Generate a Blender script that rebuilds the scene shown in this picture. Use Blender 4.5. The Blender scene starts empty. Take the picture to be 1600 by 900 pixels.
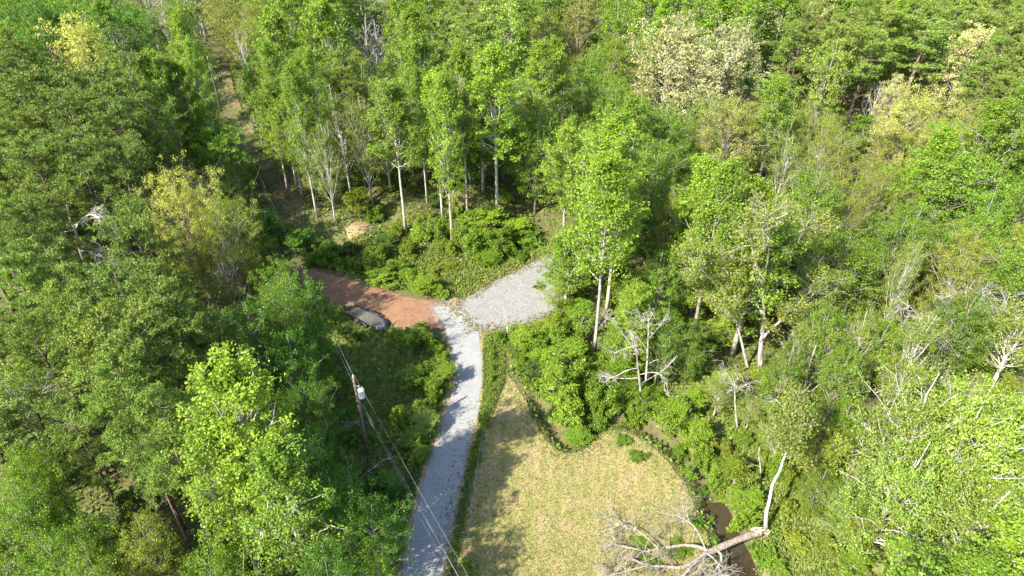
import bpy, math, random
import numpy as np
from mathutils import Vector
from mathutils.geometry import tessellate_polygon
R = math.radians
rng = np.random.default_rng(11)
random.seed(5)

# ------------------------------------------------------------------ camera, sky, sun
sc = bpy.context.scene
col = sc.collection
CAM_H, PITCH, FPX = 55.0, 36.0, 1067.0
cam = bpy.data.cameras.new('camera'); cam_o = bpy.data.objects.new('camera', cam); col.objects.link(cam_o)
cam.sensor_width = 36.0; cam.lens = 36.0*FPX/1600.0
cam.clip_start = 0.5; cam.clip_end = 6000
cam_o.location = (0, 0, CAM_H); cam_o.rotation_euler = (R(90-PITCH), 0, 0)
sc.camera = cam_o
SUN_AZ, SUN_EL = 41.0, 41.0            # azimuth the light travels towards (from +X to +Y), elevation
w = bpy.data.worlds.new('World'); sc.world = w; w.use_nodes = True
nt = w.node_tree; nt.nodes.clear()
sky = nt.nodes.new('ShaderNodeTexSky'); sky.sky_type = 'NISHITA'; sky.sun_disc = False
sky.sun_elevation = R(SUN_EL)
sx_, sy_ = -math.cos(R(SUN_AZ)), -math.sin(R(SUN_AZ))
sky.sun_rotation = math.atan2(sx_, sy_) % (2*math.pi)
bg = nt.nodes.new('ShaderNodeBackground'); bg.inputs['Strength'].default_value = 0.15
wo = nt.nodes.new('ShaderNodeOutputWorld')
nt.links.new(sky.outputs[0], bg.inputs[0]); nt.links.new(bg.outputs[0], wo.inputs[0])
sun = bpy.data.lights.new('sun', 'SUN'); sun.energy = 5.0; sun.angle = R(0.55); sun.color = (1.0, 0.94, 0.82)
sun_o = bpy.data.objects.new('sun', sun); col.objects.link(sun_o)
d = Vector((math.cos(R(SUN_AZ))*math.cos(R(SUN_EL)), math.sin(R(SUN_AZ))*math.cos(R(SUN_EL)), -math.sin(R(SUN_EL))))
sun_o.rotation_euler = d.to_track_quat('-Z', 'Y').to_euler(); sun_o.location = (-60, -40, 90)
sc.view_settings.view_transform = 'Standard'; sc.view_settings.look = 'None'
sc.view_settings.exposure = 1.58; sc.view_settings.gamma = 1.0
try: sc.view_settings.use_curve_mapping = False
except Exception: pass
sc.cycles.max_bounces = 6; sc.cycles.diffuse_bounces = 3; sc.cycles.transmission_bounces = 4; sc.cycles.transparent_max_bounces = 4

# ------------------------------------------------------------------ picture <-> ground
cp, sp = math.cos(R(PITCH)), math.sin(R(PITCH))
def project(x, y, z):
    dz = CAM_H - z
    dep = dz*sp + y*cp
    return 800 + x/dep*FPX, 450 + (dz*cp - y*sp)/dep*FPX, dep
def sstep(a, b, v):
    t = min(1.0, max(0.0, (v-a)/(b-a))); return t*t*(3-2*t)
def unproj0(px, py, z=0.0):
    u = (px-800)/FPX; v = (py-450)/FPX
    dy = cp - v*sp; dz = sp + v*cp
    k = (CAM_H - z)/dz
    return u*k, dy*k
creek_px = [(842,622),(857,650),(873,676),(888,690),(905,684),(930,664),(965,648),(1010,664),(1055,694),(1092,738),(1120,778),(1128,800),(1140,828),(1158,862),(1172,905),(1185,960),(1190,1020)]
creek = [unproj0(*p) for p in creek_px]
def seg_dist(x, y, pl):
    b = 1e9
    for (ax, ay), (bx, by) in zip(pl[:-1], pl[1:]):
        vx, vy = bx-ax, by-ay
        t = max(0, min(1, ((x-ax)*vx+(y-ay)*vy)/(vx*vx+vy*vy)))
        dd = math.hypot(x-ax-t*vx, y-ay-t*vy)
        if dd < b: b = dd
    return b
cminx = min(p[0] for p in creek)-4; cmaxx = max(p[0] for p in creek)+4
cminy = min(p[1] for p in creek)-4; cmaxy = max(p[1] for p in creek)+4
def ground_h(x, y):
    h = 0.0
    # bank and rising ground beyond the dirt track
    if y > 78:
        m = 1 - sstep(2, 16, x)
        h += 2.2*sstep(82, 92, y - 0.28*(x+18))*m*(0.75+0.25*math.sin(x*0.5+y*0.3))
    f = sstep(95, 150, y) + sstep(30, 70, abs(x-5))
    if f > 0:
        h += min(1, f)*(0.5*math.sin(x*0.11+1.3)*math.cos(y*0.09) + 0.25*math.sin(x*0.31+y*0.23))
    if cminx < x < cmaxx and cminy < y < cmaxy:
        dd = seg_dist(x, y, creek)
        wid = .55 if y > 42 else 1.05
        if dd < wid+1.0:
            h -= 1.15*(1-sstep(wid*0.4, wid+1.0, dd))
    return h
def unproject(px, py, z=0.0):
    x, y = unproj0(px, py, z)
    for _ in range(3):
        x, y = unproj0(px, py, ground_h(x, y)+z)
    return x, y

# ------------------------------------------------------------------ materials
def newmat(name):
    m = bpy.data.materials.new(name); m.use_nodes = True; m.node_tree.nodes.clear(); return m, m.node_tree
def N(nt, t, **kw):
    n = nt.nodes.new(t)
    for k, v in kw.items(): setattr(n, k, v)
    return n
def leaf_material(name, trans=0.35, gloss=0.06, rough=0.45, fixed=None):
    m, nt = newmat(name)
    at = N(nt, 'ShaderNodeAttribute', attribute_name='tone'); 
    rp = N(nt, 'ShaderNodeValToRGB')
    e = rp.color_ramp.elements
    e[0].position = 0; e[0].color = (0.58, 0.68, 0.6, 1); e[1].position = 1; e[1].color = (1.4, 1.28, 1.15, 1)
    k = e.new(0.5); k.color = (1, 1, 1, 1)
    mx = N(nt, 'ShaderNodeMix', data_type='RGBA', blend_type='MULTIPLY'); mx.inputs[0].default_value = 1
    if fixed: mx.inputs[6].default_value = (*fixed, 1)
    else:
        oi = N(nt, 'ShaderNodeObjectInfo'); nt.links.new(oi.outputs['Color'], mx.inputs[6])
    nt.links.new(at.outputs['Fac'], rp.inputs[0]); nt.links.new(rp.outputs[0], mx.inputs[7])
    di = N(nt, 'ShaderNodeBsdfDiffuse'); tr = N(nt, 'ShaderNodeBsdfTranslucent'); gl = N(nt, 'ShaderNodeBsdfGlossy')
    gl.inputs['Roughness'].default_value = rough; gl.inputs['Color'].default_value = (0.8, 0.85, 0.7, 1)
    m1 = N(nt, 'ShaderNodeMixShader'); m1.inputs[0].default_value = trans
    m2 = N(nt, 'ShaderNodeMixShader'); m2.inputs[0].default_value = gloss
    out = N(nt, 'ShaderNodeOutputMaterial')
    L = nt.links.new
    hv = N(nt, 'ShaderNodeMix', data_type='RGBA', blend_type='MULTIPLY'); hv.inputs[0].default_value = 1
    hv.inputs[7].default_value = (1.2, 1.25, 0.5, 1)
    L(mx.outputs[2], di.inputs[0]); L(mx.outputs[2], hv.inputs[6]); L(hv.outputs[2], tr.inputs[0])
    L(di.outputs[0], m1.inputs[1]); L(tr.outputs[0], m1.inputs[2]); L(m1.outputs[0], m2.inputs[1]); L(gl.outputs[0], m2.inputs[2])
    L(m2.outputs[0], out.inputs[0])
    return m
M_LEAF = leaf_material('broad_leaves', .4, .032, .55)
M_NEEDLE = leaf_material('needles', 0.15, 0.03, 0.6)
M_UNDER = leaf_material('undergrowth_leaves', 0.3, 0.03, 0.6)
M_GRASS = leaf_material('grass_blades', 0.25, 0.02, 0.7)

def bark_material():
    m, nt = newmat('bark'); L = nt.links.new
    oi = N(nt, 'ShaderNodeObjectInfo'); tc = N(nt, 'ShaderNodeTexCoord')
    mp = N(nt, 'ShaderNodeMapping'); mp.inputs['Scale'].default_value = (5, 5, 0.9)
    no = N(nt, 'ShaderNodeTexNoise'); no.inputs['Scale'].default_value = 1.2; no.inputs['Detail'].default_value = 5
    rp = N(nt, 'ShaderNodeValToRGB'); rp.color_ramp.elements[0].position = .35; rp.color_ramp.elements[1].position = .66
    rp.color_ramp.elements[0].color = (.42, .38, .34, 1); rp.color_ramp.elements[1].color = (1.15, 1.13, 1.1, 1)
    mx = N(nt, 'ShaderNodeMix', data_type='RGBA', blend_type='MULTIPLY'); mx.inputs[0].default_value = 1
    b = N(nt, 'ShaderNodeBsdfPrincipled'); b.inputs['Roughness'].default_value = .9
    bu = N(nt, 'ShaderNodeBump'); bu.inputs['Strength'].default_value = .5; bu.inputs['Distance'].default_value = .03
    o = N(nt, 'ShaderNodeOutputMaterial')
    L(tc.outputs['Object'], mp.inputs[0]); L(mp.outputs[0], no.inputs[0]); L(no.outputs[0], rp.inputs[0])
    L(oi.outputs['Color'], mx.inputs[6]); L(rp.outputs[0], mx.inputs[7]); L(mx.outputs[2], b.inputs['Base Color'])
    L(no.outputs[0], bu.inputs['Height']); L(bu.outputs[0], b.inputs['Normal']); L(b.outputs[0], o.inputs[0])
    return m
M_BARK = bark_material()

def noise_ground(name, stops, scale, detail=8, rough=.65, stops2=None, scale2=6.0, fac2=.5, bump=.05, stretch=(1,1,1), dist=0.0, patch=None):
    """colour from two layered noises; patch = (colour, scale, lo, hi) lays a third soft-edged kind of ground over it"""
    m, nt = newmat(name); L = nt.links.new
    g = N(nt, 'ShaderNodeNewGeometry'); mp = N(nt, 'ShaderNodeMapping'); mp.inputs['Scale'].default_value = stretch
    L(g.outputs['Position'], mp.inputs[0])
    def layer(sc_, st, rot=0):
        no = N(nt, 'ShaderNodeTexNoise'); no.inputs['Scale'].default_value = sc_; no.inputs['Detail'].default_value = detail
        no.inputs['Roughness'].default_value = rough; no.inputs['Distortion'].default_value = dist
        L(mp.outputs[0], no.inputs[0])
        rp = N(nt, 'ShaderNodeValToRGB'); el = rp.color_ramp.elements
        el[0].position, el[0].color = st[0][0], (*st[0][1], 1); el[1].position, el[1].color = st[-1][0], (*st[-1][1], 1)
        for p, c in st[1:-1]: k = el.new(p); k.color = (*c, 1)
        L(no.outputs[0], rp.inputs[0]); return no, rp
    n1, r1 = layer(scale, stops); outc = r1.outputs[0]
    n2, r2 = layer(scale2, stops2 or stops)
    mx = N(nt, 'ShaderNodeMix', data_type='RGBA'); mx.inputs[0].default_value = fac2
    L(outc, mx.inputs[6]); L(r2.outputs[0], mx.inputs[7]); outc = mx.outputs[2]
    if patch:
        pc, ps, lo, hi = patch
        no = N(nt, 'ShaderNodeTexNoise'); no.inputs['Scale'].default_value = ps; no.inputs['Detail'].default_value = 9; no.inputs['Roughness'].default_value = .7
        mr = N(nt, 'ShaderNodeMapRange'); mr.inputs[1].default_value = lo; mr.inputs[2].default_value = hi
        L(g.outputs['Position'], no.inputs[0]); L(no.outputs[0], mr.inputs[0])
        m3 = N(nt, 'ShaderNodeMix', data_type='RGBA'); L(mr.outputs[0], m3.inputs[0]); L(outc, m3.inputs[6]); m3.inputs[7].default_value = (*pc, 1)
        outc = m3.outputs[2]
    b = N(nt, 'ShaderNodeBsdfPrincipled'); b.inputs['Roughness'].default_value = .95
    b.inputs['Specular IOR Level'].default_value = .15
    bu = N(nt, 'ShaderNodeBump'); bu.inputs['Strength'].default_value = .7; bu.inputs['Distance'].default_value = bump
    o = N(nt, 'ShaderNodeOutputMaterial')
    L(outc, b.inputs['Base Color']); L(n2.outputs[0], bu.inputs['Height']); L(bu.outputs[0], b.inputs['Normal']); L(b.outputs[0], o.inputs[0])
    return m
M_FOREST = noise_ground('forest_floor', [(.3, (.07, .055, .03)), (.5, (.10, .10, .035)), (.7, (.10, .13, .03))], .35, stops2=[(.35, (.05, .045, .025)), (.5, (.12, .10, .05)), (.65, (.12, .16, .035))], scale2=2.2, bump=.15)
M_FIELD = noise_ground('mown_field', [(.34, (0.136, 0.168, 0.036)), (.48, (0.227, 0.197, 0.076)), (.64, (0.326, 0.239, 0.124))], .55, stops2=[(.36, (0.136, 0.168, 0.040)), (.5, (0.254, 0.210, 0.080)), (.64, (0.363, 0.269, 0.136))], scale2=5.5, fac2=.45, bump=.035, stretch=(1.6, .7, 1), patch=((.33, .225, .14), .30, .50, .68))
def add_stripes(m, axis_rot, scale, amt):
    nt = m.node_tree; L = nt.links.new
    g = N(nt, 'ShaderNodeNewGeometry'); mp = N(nt, 'ShaderNodeMapping'); mp.inputs['Rotation'].default_value = (0, 0, axis_rot)
    wv = N(nt, 'ShaderNodeTexWave', wave_type='BANDS', bands_direction='X'); wv.inputs['Scale'].default_value = scale
    wv.inputs['Distortion'].default_value = 2.5; wv.inputs['Detail'].default_value = 4; wv.inputs['Detail Scale'].default_value = .6
    mr = N(nt, 'ShaderNodeMapRange'); mr.inputs[3].default_value = 1-amt; mr.inputs[4].default_value = 1+amt*.7
    mx = N(nt, 'ShaderNodeMix', data_type='RGBA', blend_type='MULTIPLY'); mx.inputs[0].default_value = 1
    b = [n for n in nt.nodes if n.type == 'BSDF_PRINCIPLED'][0]; src = b.inputs['Base Color'].links[0].from_socket
    cb = N(nt, 'ShaderNodeCombineColor'); 
    L(g.outputs['Position'], mp.inputs[0]); L(mp.outputs[0], wv.inputs[0]); L(wv.outputs['Fac'], mr.inputs[0])
    L(mr.outputs[0], cb.inputs[0]); L(mr.outputs[0], cb.inputs[1]); L(mr.outputs[0], cb.inputs[2])
    L(src, mx.inputs[6]); L(cb.outputs[0], mx.inputs[7]); L(mx.outputs[2], b.inputs['Base Color'])
add_stripes(M_FIELD, R(4), .22, .07)
M_MEADOW = noise_ground('rough_grass', [(.34, (.09, .13, .03)), (.5, (.17, .20, .05)), (.64, (.30, .25, .11))], .5, stops2=[(.36, (.07, .11, .025)), (.5, (.19, .20, .06)), (.64, (.32, .27, .14))], scale2=4.5, bump=.12)
M_DIRT = noise_ground('red_dirt', [(.32, (0.149, 0.076, 0.042)), (.5, (0.216, 0.115, 0.065)), (.68, (0.268, 0.163, 0.101))], .7, stops2=[(.36, (0.127, 0.069, 0.039)), (.5, (0.209, 0.115, 0.065)), (.64, (0.298, 0.187, 0.118))], scale2=4, bump=.05)
M_SHOULDER = noise_ground('road_shoulder', [(.34, (.16, .13, .06)), (.5, (.34, .22, .13)), (.66, (.40, .27, .17))], .9, stops2=[(.36, (.11, .12, .04)), (.5, (.30, .21, .11)), (.64, (.46, .33, .22))], scale2=5, bump=.08)
M_GRAVEL = noise_ground('pale_gravel', [(.3, (0.195, 0.191, 0.183)), (.5, (0.242, 0.238, 0.230)), (.7, (0.289, 0.285, 0.273))], .5, stops2=[(.33, (0.148, 0.146, 0.140)), (.5, (0.242, 0.239, 0.232)), (.66, (0.335, 0.332, 0.320))], scale2=7, fac2=.55, bump=.04)
M_PAD = noise_ground('loose_gravel', [(.3, (0.163, 0.159, 0.144)), (.5, (0.207, 0.204, 0.192)), (.7, (0.252, 0.248, 0.237))], .6, stops2=[(.35, (0.104, 0.100, 0.089)), (.5, (0.207, 0.204, 0.192)), (.64, (0.296, 0.292, 0.285))], scale2=4.5, fac2=.6, bump=.035, patch=((.20, .16, .08), .38, .60, .66))
M_TRACK = noise_ground('leaf_strewn_track', [(.38, (.06, .07, .02)), (.5, (.13, .10, .05)), (.66, (.24, .16, .09))], .6, stops2=[(.4, (.06, .07, .025)), (.5, (.13, .10, .05)), (.64, (.28, .19, .11))], scale2=3, bump=.1)

def plain(name, c, rough=.6, metal=0.0, var=.25, scale=3.0, bump=0.0):
    m, nt = newmat(name); L = nt.links.new
    tc = N(nt, 'ShaderNodeTexCoord'); no = N(nt, 'ShaderNodeTexNoise'); no.inputs['Scale'].default_value = scale; no.inputs['Detail'].default_value = 6
    rp = N(nt, 'ShaderNodeValToRGB')
    rp.color_ramp.elements[0].color = (*[v*(1-var) for v in c], 1); rp.color_ramp.elements[1].color = (*[v*(1+var) for v in c], 1)
    rp.color_ramp.elements[0].position = .35; rp.color_ramp.elements[1].position = .65
    b = N(nt, 'ShaderNodeBsdfPrincipled'); b.inputs['Roughness'].default_value = rough; b.inputs['Metallic'].default_value = metal
    o = N(nt, 'ShaderNodeOutputMaterial')
    L(tc.outputs['Object'], no.inputs[0]); L(no.outputs[0], rp.inputs[0]); L(rp.outputs[0], b.inputs['Base Color'])
    if bump:
        bu = N(nt, 'ShaderNodeBump'); bu.inputs['Strength'].default_value = .6; bu.inputs['Distance'].default_value = bump
        L(no.outputs[0], bu.inputs['Height']); L(bu.outputs[0], b.inputs['Normal'])
    L(b.outputs[0], o.inputs[0]); return m
M_POLE = plain('weathered_pole', (.17, .12, .09), .85, 0, .35, 4)
M_WHITE = plain('light_grey_paint', (.72, .74, .76), .35, .1, .06)
M_PORC = plain('porcelain', (.62, .62, .62), .25)
M_STEEL = plain('galvanised_steel', (.42, .43, .44), .4, .7)
M_WIRE = plain('wire_metal', (.26, .27, .28), .4, .5)
M_BLACK = plain('black_steel', (.025, .026, .03), .45, .2, .3)
M_TYRE = plain('rubber', (.02, .02, .02), .8)
M_RIM = plain('pale_rim', (.62, .63, .64), .4, .3)
M_PLANK = plain('weathered_planks', (.10, .088, .075), .85, 0, .35, 5)
M_POST = plain('fence_post_wood', (.22, .19, .15), .9, 0, .3, 6)
M_RAW = plain('fresh_split_wood', (.68, .50, .33), .8, 0, .2, 6)
M_STONE = plain('stones', (.24, .23, .215), .9, 0, .3, 2)
m, nt_ = newmat('creek_water'); L = nt_.links.new
b_ = N(nt_, 'ShaderNodeBsdfPrincipled'); b_.inputs['Base Color'].default_value = (.045, .034, .018, 1); b_.inputs['Roughness'].default_value = .06; b_.inputs['IOR'].default_value = 1.33
n_ = N(nt_, 'ShaderNodeTexNoise'); n_.inputs['Scale'].default_value = 3.0; u_ = N(nt_, 'ShaderNodeBump'); u_.inputs['Strength'].default_value = .35; u_.inputs['Distance'].default_value = .05
g_ = N(nt_, 'ShaderNodeNewGeometry'); L(g_.outputs['Position'], n_.inputs[0])
o_ = N(nt_, 'ShaderNodeOutputMaterial'); L(n_.outputs[0], u_.inputs['Height']); L(u_.outputs[0], b_.inputs['Normal']); L(b_.outputs[0], o_.inputs[0])
M_WATER = m

# ------------------------------------------------------------------ mesh helpers
def np_mesh(name, V, F, mat, tone=None, smooth=False):
    """V (n,3); F: list of arrays of faces (k, 3|4)"""
    me = bpy.data.meshes.new(name)
    V = np.asarray(V, dtype=np.float32)
    Fs = [np.asarray(f, dtype=np.int32) for f in F if len(f)]
    nl = sum(f.size for f in Fs); nf = sum(len(f) for f in Fs)
    me.vertices.add(len(V)); me.vertices.foreach_set('co', V.ravel())
    me.loops.add(nl); me.loops.foreach_set('vertex_index', np.concatenate([f.ravel() for f in Fs]))
    me.polygons.add(nf)
    tot = np.concatenate([np.full(len(f), f.shape[1], dtype=np.int32) for f in Fs])
    st = np.concatenate([[0], np.cumsum(tot)[:-1]]).astype(np.int32)
    me.polygons.foreach_set('loop_start', st); me.polygons.foreach_set('loop_total', tot)
    if smooth: me.polygons.foreach_set('use_smooth', np.ones(nf, dtype=bool))
    if tone is not None:
        a = me.attributes.new('tone', 'FLOAT', 'FACE'); a.data.foreach_set('value', np.asarray(tone, dtype=np.float32))
    me.update(calc_edges=True); me.validate()
    if mat: me.materials.append(mat)
    return me
class Tubes:
    def __init__(s): s.V = []; s.T = []; s.Q = []; s.n = 0
    fat = 1.0
    def tube(s, pts, rad, k=5, cap=True):
        rad = np.asarray(rad, float)*s.fat
        P = np.asarray(pts, float); n = len(P)
        T = np.gradient(P, axis=0); T /= np.linalg.norm(T, axis=1)[:, None]+1e-9
        ref = np.array([0, 0, 1.]) if abs(T[0][2]) < .9 else np.array([1., 0, 0])
        a = np.arange(k)*2*math.pi/k
        base = s.n
        for i in range(n):
            u = np.cross(T[i], ref); nu = np.linalg.norm(u)
            if nu < 1e-4: u = np.cross(T[i], np.array([0, 1., 0])); nu = np.linalg.norm(u)
            u /= nu; v = np.cross(T[i], u)
            s.V.append(P[i] + rad[i]*(np.cos(a)[:, None]*u + np.sin(a)[:, None]*v))
        for i in range(n-1):
            for j in range(k):
                j2 = (j+1) % k
                s.Q.append((base+i*k+j, base+i*k+j2, base+(i+1)*k+j2, base+(i+1)*k+j))
        s.n += n*k
        if cap:
            s.V.append(P[-1][None, :] + T[-1]*rad[-1]*.5); s.V.append(P[0][None, :])
            for j in range(k):
                j2 = (j+1) % k
                s.T.append((base+(n-1)*k+j, base+(n-1)*k+j2, s.n)); s.T.append((base+j2, base+j, s.n+1))
            s.n += 2
    def box(s, cx, cy, cz, dx, dy, dz, rot=0.0):
        h = np.array([[-1,-1,-1],[1,-1,-1],[1,1,-1],[-1,1,-1],[-1,-1,1],[1,-1,1],[1,1,1],[-1,1,1]])*np.array([dx, dy, dz])/2
        c, q = math.cos(rot), math.sin(rot)
        h = np.stack([h[:,0]*c-h[:,1]*q, h[:,0]*q+h[:,1]*c, h[:,2]], 1)+np.array([cx, cy, cz])
        b = s.n; s.V.append(h); s.n += 8
        for f in ((0,3,2,1),(4,5,6,7),(0,1,5,4),(1,2,6,5),(2,3,7,6),(3,0,4,7)): s.Q.append(tuple(b+i for i in f))
    def mesh(s, name, mat, smooth=True):
        return np_mesh(name, np.concatenate(s.V), [s.T, s.Q], mat, smooth=smooth)
def tag(o, label=None, cat=None, group=None, kind=None):
    if label: o['label'] = label
    if cat: o['category'] = cat
    if group: o['group'] = group
    if kind: o['kind'] = kind
    return o
def link(name, me, parent=None, loc=None):
    o = bpy.data.objects.new(name, me); col.objects.link(o)
    if parent: o.parent = parent
    if loc is not None: o.location = loc
    return o
def empty(name, loc, rz=0.0):
    o = bpy.data.objects.new(name, None); col.objects.link(o); o.location = loc; o.rotation_euler = (0, 0, rz); o.empty_display_size = .5
    return o

# ------------------------------------------------------------------ leaves
def unit(v): return v/(np.linalg.norm(v, axis=-1, keepdims=True)+1e-9)
def leaf_cards(C, out, size, up=.55, rg=None, droop=0.0, jit=.85):
    n = len(C); rg = rg or rng
    nrm = unit(rg.normal(size=(n, 3))*jit + out*.45 + np.array([0, 0, up]))
    t = unit(np.cross(nrm, rg.normal(size=(n, 3)))); b = np.cross(nrm, t)
    s = (size*rg.uniform(.6, 1.35, n))[:, None]
    a = C - t*s*.62; c_ = C + t*s*.62 - np.array([0, 0, droop])*s
    l = C + b*s*.42 + nrm*s*.12; r = C - b*s*.42 + nrm*s*.12
    V = np.stack([a, r, c_, l], 1).reshape(-1, 3)
    F = np.arange(4*n).reshape(-1, 4)
    return V, F
def needle_tufts(C, out, size, k=6, rg=None):
    n = len(C); rg = rg or rng
    base = np.repeat(C, k, 0); o = np.repeat(out, k, 0)
    dirs = unit(rg.normal(size=(n*k, 3)) + o*.5 + np.array([0, 0, .45]))
    s = (size*rg.uniform(.7, 1.3, n*k))[:, None]
    side = unit(np.cross(dirs, rg.normal(size=(n*k, 3))))*s*.13
    V = np.stack([base-side*.6, base+dirs*s*.55-side, base+dirs*s, base+dirs*s*.55+side], 1).reshape(-1, 3)
    return V, np.arange(4*n*k).reshape(-1, 4)

# kinds: H height, W crown width, cb crown base fraction, up limb angle, n limbs, sub branches, leaves
KINDS = dict(
 tulip = dict(H=24, W=8.0, cb=.30, ang=48, nl=50, ns=6, leaves=20000, ls=.19, rc=.60, env='cone', r0=.26, tw=0),
 broad = dict(H=17, W=9.0, cb=.18, ang=38, nl=44, ns=6, leaves=20000, ls=.17, rc=.75, env='egg', r0=.24, tw=0),
 pine  = dict(H=23, W=7.6, cb=.45, ang=12, nl=38, ns=6, leaves=5600, ls=.27, rc=.62, env='pine', r0=.24, tw=1),
 oak   = dict(H=18, W=11.0, cb=.25, ang=42, nl=38, ns=7, leaves=22000, ls=.16, rc=.78, env='dome', r0=.32, tw=1),
 poplar= dict(H=26, W=7.6, cb=.47, ang=44, nl=44, ns=6, leaves=17000, ls=.19, rc=.58, env='cone', r0=.185, tw=0),
 sparse= dict(H=18, W=8.5, cb=.28, ang=52, nl=24, ns=6, leaves=9000, ls=.155, rc=.8, env='egg', r0=.17, tw=2),
 bare  = dict(H=15, W=7.0, cb=.25, ang=50, nl=22, ns=6, leaves=0, ls=.2, rc=.5, env='egg', r0=.17, tw=3),
 sapling=dict(H=8, W=3.6, cb=.12, ang=50, nl=22, ns=4, leaves=4200, ls=.15, rc=.4, env='cone', r0=.06, tw=0),
)
def env(kind, t):
    if kind == 'cone': return ((1-t)**.62*(t+.12)**.28)*1.35
    if kind == 'egg': return math.sqrt(max(.02, 1-((t-.42)/.6)**2))
    if kind == 'dome': return math.sqrt(max(.02, 1-((t-.3)/.72)**2))
    if kind == 'pine': return .35+.65*math.sqrt(max(0, 1-((t-.4)/.62)**2))
    return 1
def build_tree(kind, seed, lo=False):
    K = KINDS[kind]; rg = np.random.default_rng(seed*7+hash(kind) % 1 + sum(map(ord, kind)))
    H, W, cb = K['H'], K['W'], K['cb']*rg.uniform(.85, 1.15)*(.62 if lo and kind != 'pine' else 1)
    T = Tubes(); T.fat = 1.45 if kind == 'bare' else 1.0
    n = 9; zz = np.linspace(0, 1, n)
    wob = .25 if kind in ('tulip', 'poplar', 'pine') else .55
    bend = np.cumsum(rg.normal(0, wob*.35, (n, 2)), 0); bend[0] = 0
    bend *= (zz[:, None])
    trunk = np.column_stack([bend, zz*H*.97])
    r0 = K['r0']
    tr = r0*(1-zz)**.8*.95+.03; tr[0] *= 1.35
    fork = kind in ('broad', 'oak', 'sparse', 'bare')
    T.tube(trunk, tr, 7)
    def at(t):
        z = t*(n-1); i = min(n-2, int(z)); f = z-i
        return trunk[i]*(1-f)+trunk[i+1]*f, tr[i]*(1-f)+tr[i+1]*f
    clumps = []; ax = []
    nl = K['nl'] if not lo else int(K['nl']*.7)
    # a few irregular directions where the crown is fuller
    lob = rg.uniform(0, 2*math.pi, 3)
    for i in range(nl):
        t = (i+rg.uniform(.1, .9))/nl
        if fork: t = t**1.0
        h = cb+(1-cb)*t*.97
        p, r = at(h)
        if kind in ('broad', 'oak', 'sparse', 'bare'):   # limbs start lower and sweep up to the envelope
            p, r = at(max(cb*.9, h-(.12+.16*t)))
        az = i*2.39996+rg.normal(0, .35)
        lobf = 1+.22*max(math.cos(az-l) for l in lob)-.1
        Ln = W*.5*env(K['env'], t)*lobf*rg.uniform(.72, 1.12)
        if kind == 'pine': Ln = W*.5*env('pine', t)*rg.uniform(.45, 1.2)
        if Ln < .5: Ln = .5
        ang = R(K['ang']+rg.normal(0, 9) + (22*t if kind != 'pine' else 25*t-8))
        ang = min(ang, R(80))
        ps = [p]; dirh = np.array([math.cos(az), math.sin(az), 0]); m_ = 5
        L_tot = Ln/max(.35, math.cos(ang))
        L_tot = min(L_tot, Ln*1.9, (H*1.0-p[2])*1.25+.6)
        cur = p.copy(); a = ang
        for q in range(m_):
            a2 = a + (R(-6)*q if kind in ('broad', 'oak', 'bare') else R(4)*q)
            dd = dirh*math.cos(a2)+np.array([0, 0, math.sin(a2)]) + rg.normal(0, .12, 3)
            cur = cur+dd*L_tot/m_; ps.append(cur.copy())
        ps = np.array(ps); rb = min(r*.62, .03+.019*L_tot)
        rr = np.linspace(rb, .018, len(ps))
        T.tube(ps, rr, 4, cap=False)
        if not (kind == 'pine'): clumps.append((ps[-1], 1.0))
        else: clumps.append((ps[-1], 1.0))
        for s_ in range(K['ns']):
            f = rg.uniform(.3, 1)*(len(ps)-1); k0 = min(len(ps)-2, int(f)); q0 = ps[k0]*(1-f+k0)+ps[k0+1]*(f-k0)
            dl = unit(ps[-1]-ps[0]); sd = unit(rg.normal(size=3)*np.array([1, 1, .55])+dl*.75+np.array([0, 0, .25 if kind != 'pine' else .1]))
            sl = L_tot*rg.uniform(.18, .42)
            q1 = q0+sd*sl*.55+rg.normal(0, .06, 3); q2 = q0+sd*sl+np.array([0, 0, .12*sl])
            if not lo or s_ % 2 == 0:
                T.tube([q0, q1, q2], [max(.014, rb*.38), .018, .009], 3, cap=False)
            clumps.append((q2, .9)); clumps.append((q1, .6))
            for w_ in range(K['tw'] if not lo else K['tw']//2):
                b0 = q1 if w_ % 2 else q2
                e = b0+unit(rg.normal(size=3)+sd*.9+np.array([0, 0, .3]))*sl*rg.uniform(.35, .8)
                T.tube([b0, (b0+e)/2+rg.normal(0, .04, 3), e], [.014, .011, .006], 3, cap=False)
                if kind == 'bare':
                    for _ in range(2):
                        e2 = e+unit(rg.normal(size=3)+sd*.5)*sl*.35
                        T.tube([(b0+e)/2, e2], [.010, .005], 3, cap=False)
    if kind == 'pine':    # dead stubs below the crown
        for i in range(9):
            p, r = at(rg.uniform(.2, K['cb'])); az = rg.uniform(0, 6.28); l = rg.uniform(.5, 1.8)
            T.tube([p, p+np.array([math.cos(az), math.sin(az), -.1])*l], [.03, .012], 3, cap=False)
    ne = {'broad': 130, 'oak': 170, 'tulip': 90, 'poplar': 70, 'sparse': 40}.get(kind, 0)
    for _ in range(ne):
        t = rg.uniform(.04, .99); az = rg.uniform(0, 6.283); lobf = 1+.25*max(math.cos(az-l) for l in lob)-.12
        rr_ = W*.5*env(K['env'], t)*lobf*rg.uniform(.55, 1.0)
        clumps.append((np.array([math.cos(az)*rr_, math.sin(az)*rr_, H*(cb+(1-cb)*t*.96)]), .9))
    tm = T.mesh('trunk_'+kind, M_BARK)
    cm = None
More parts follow.
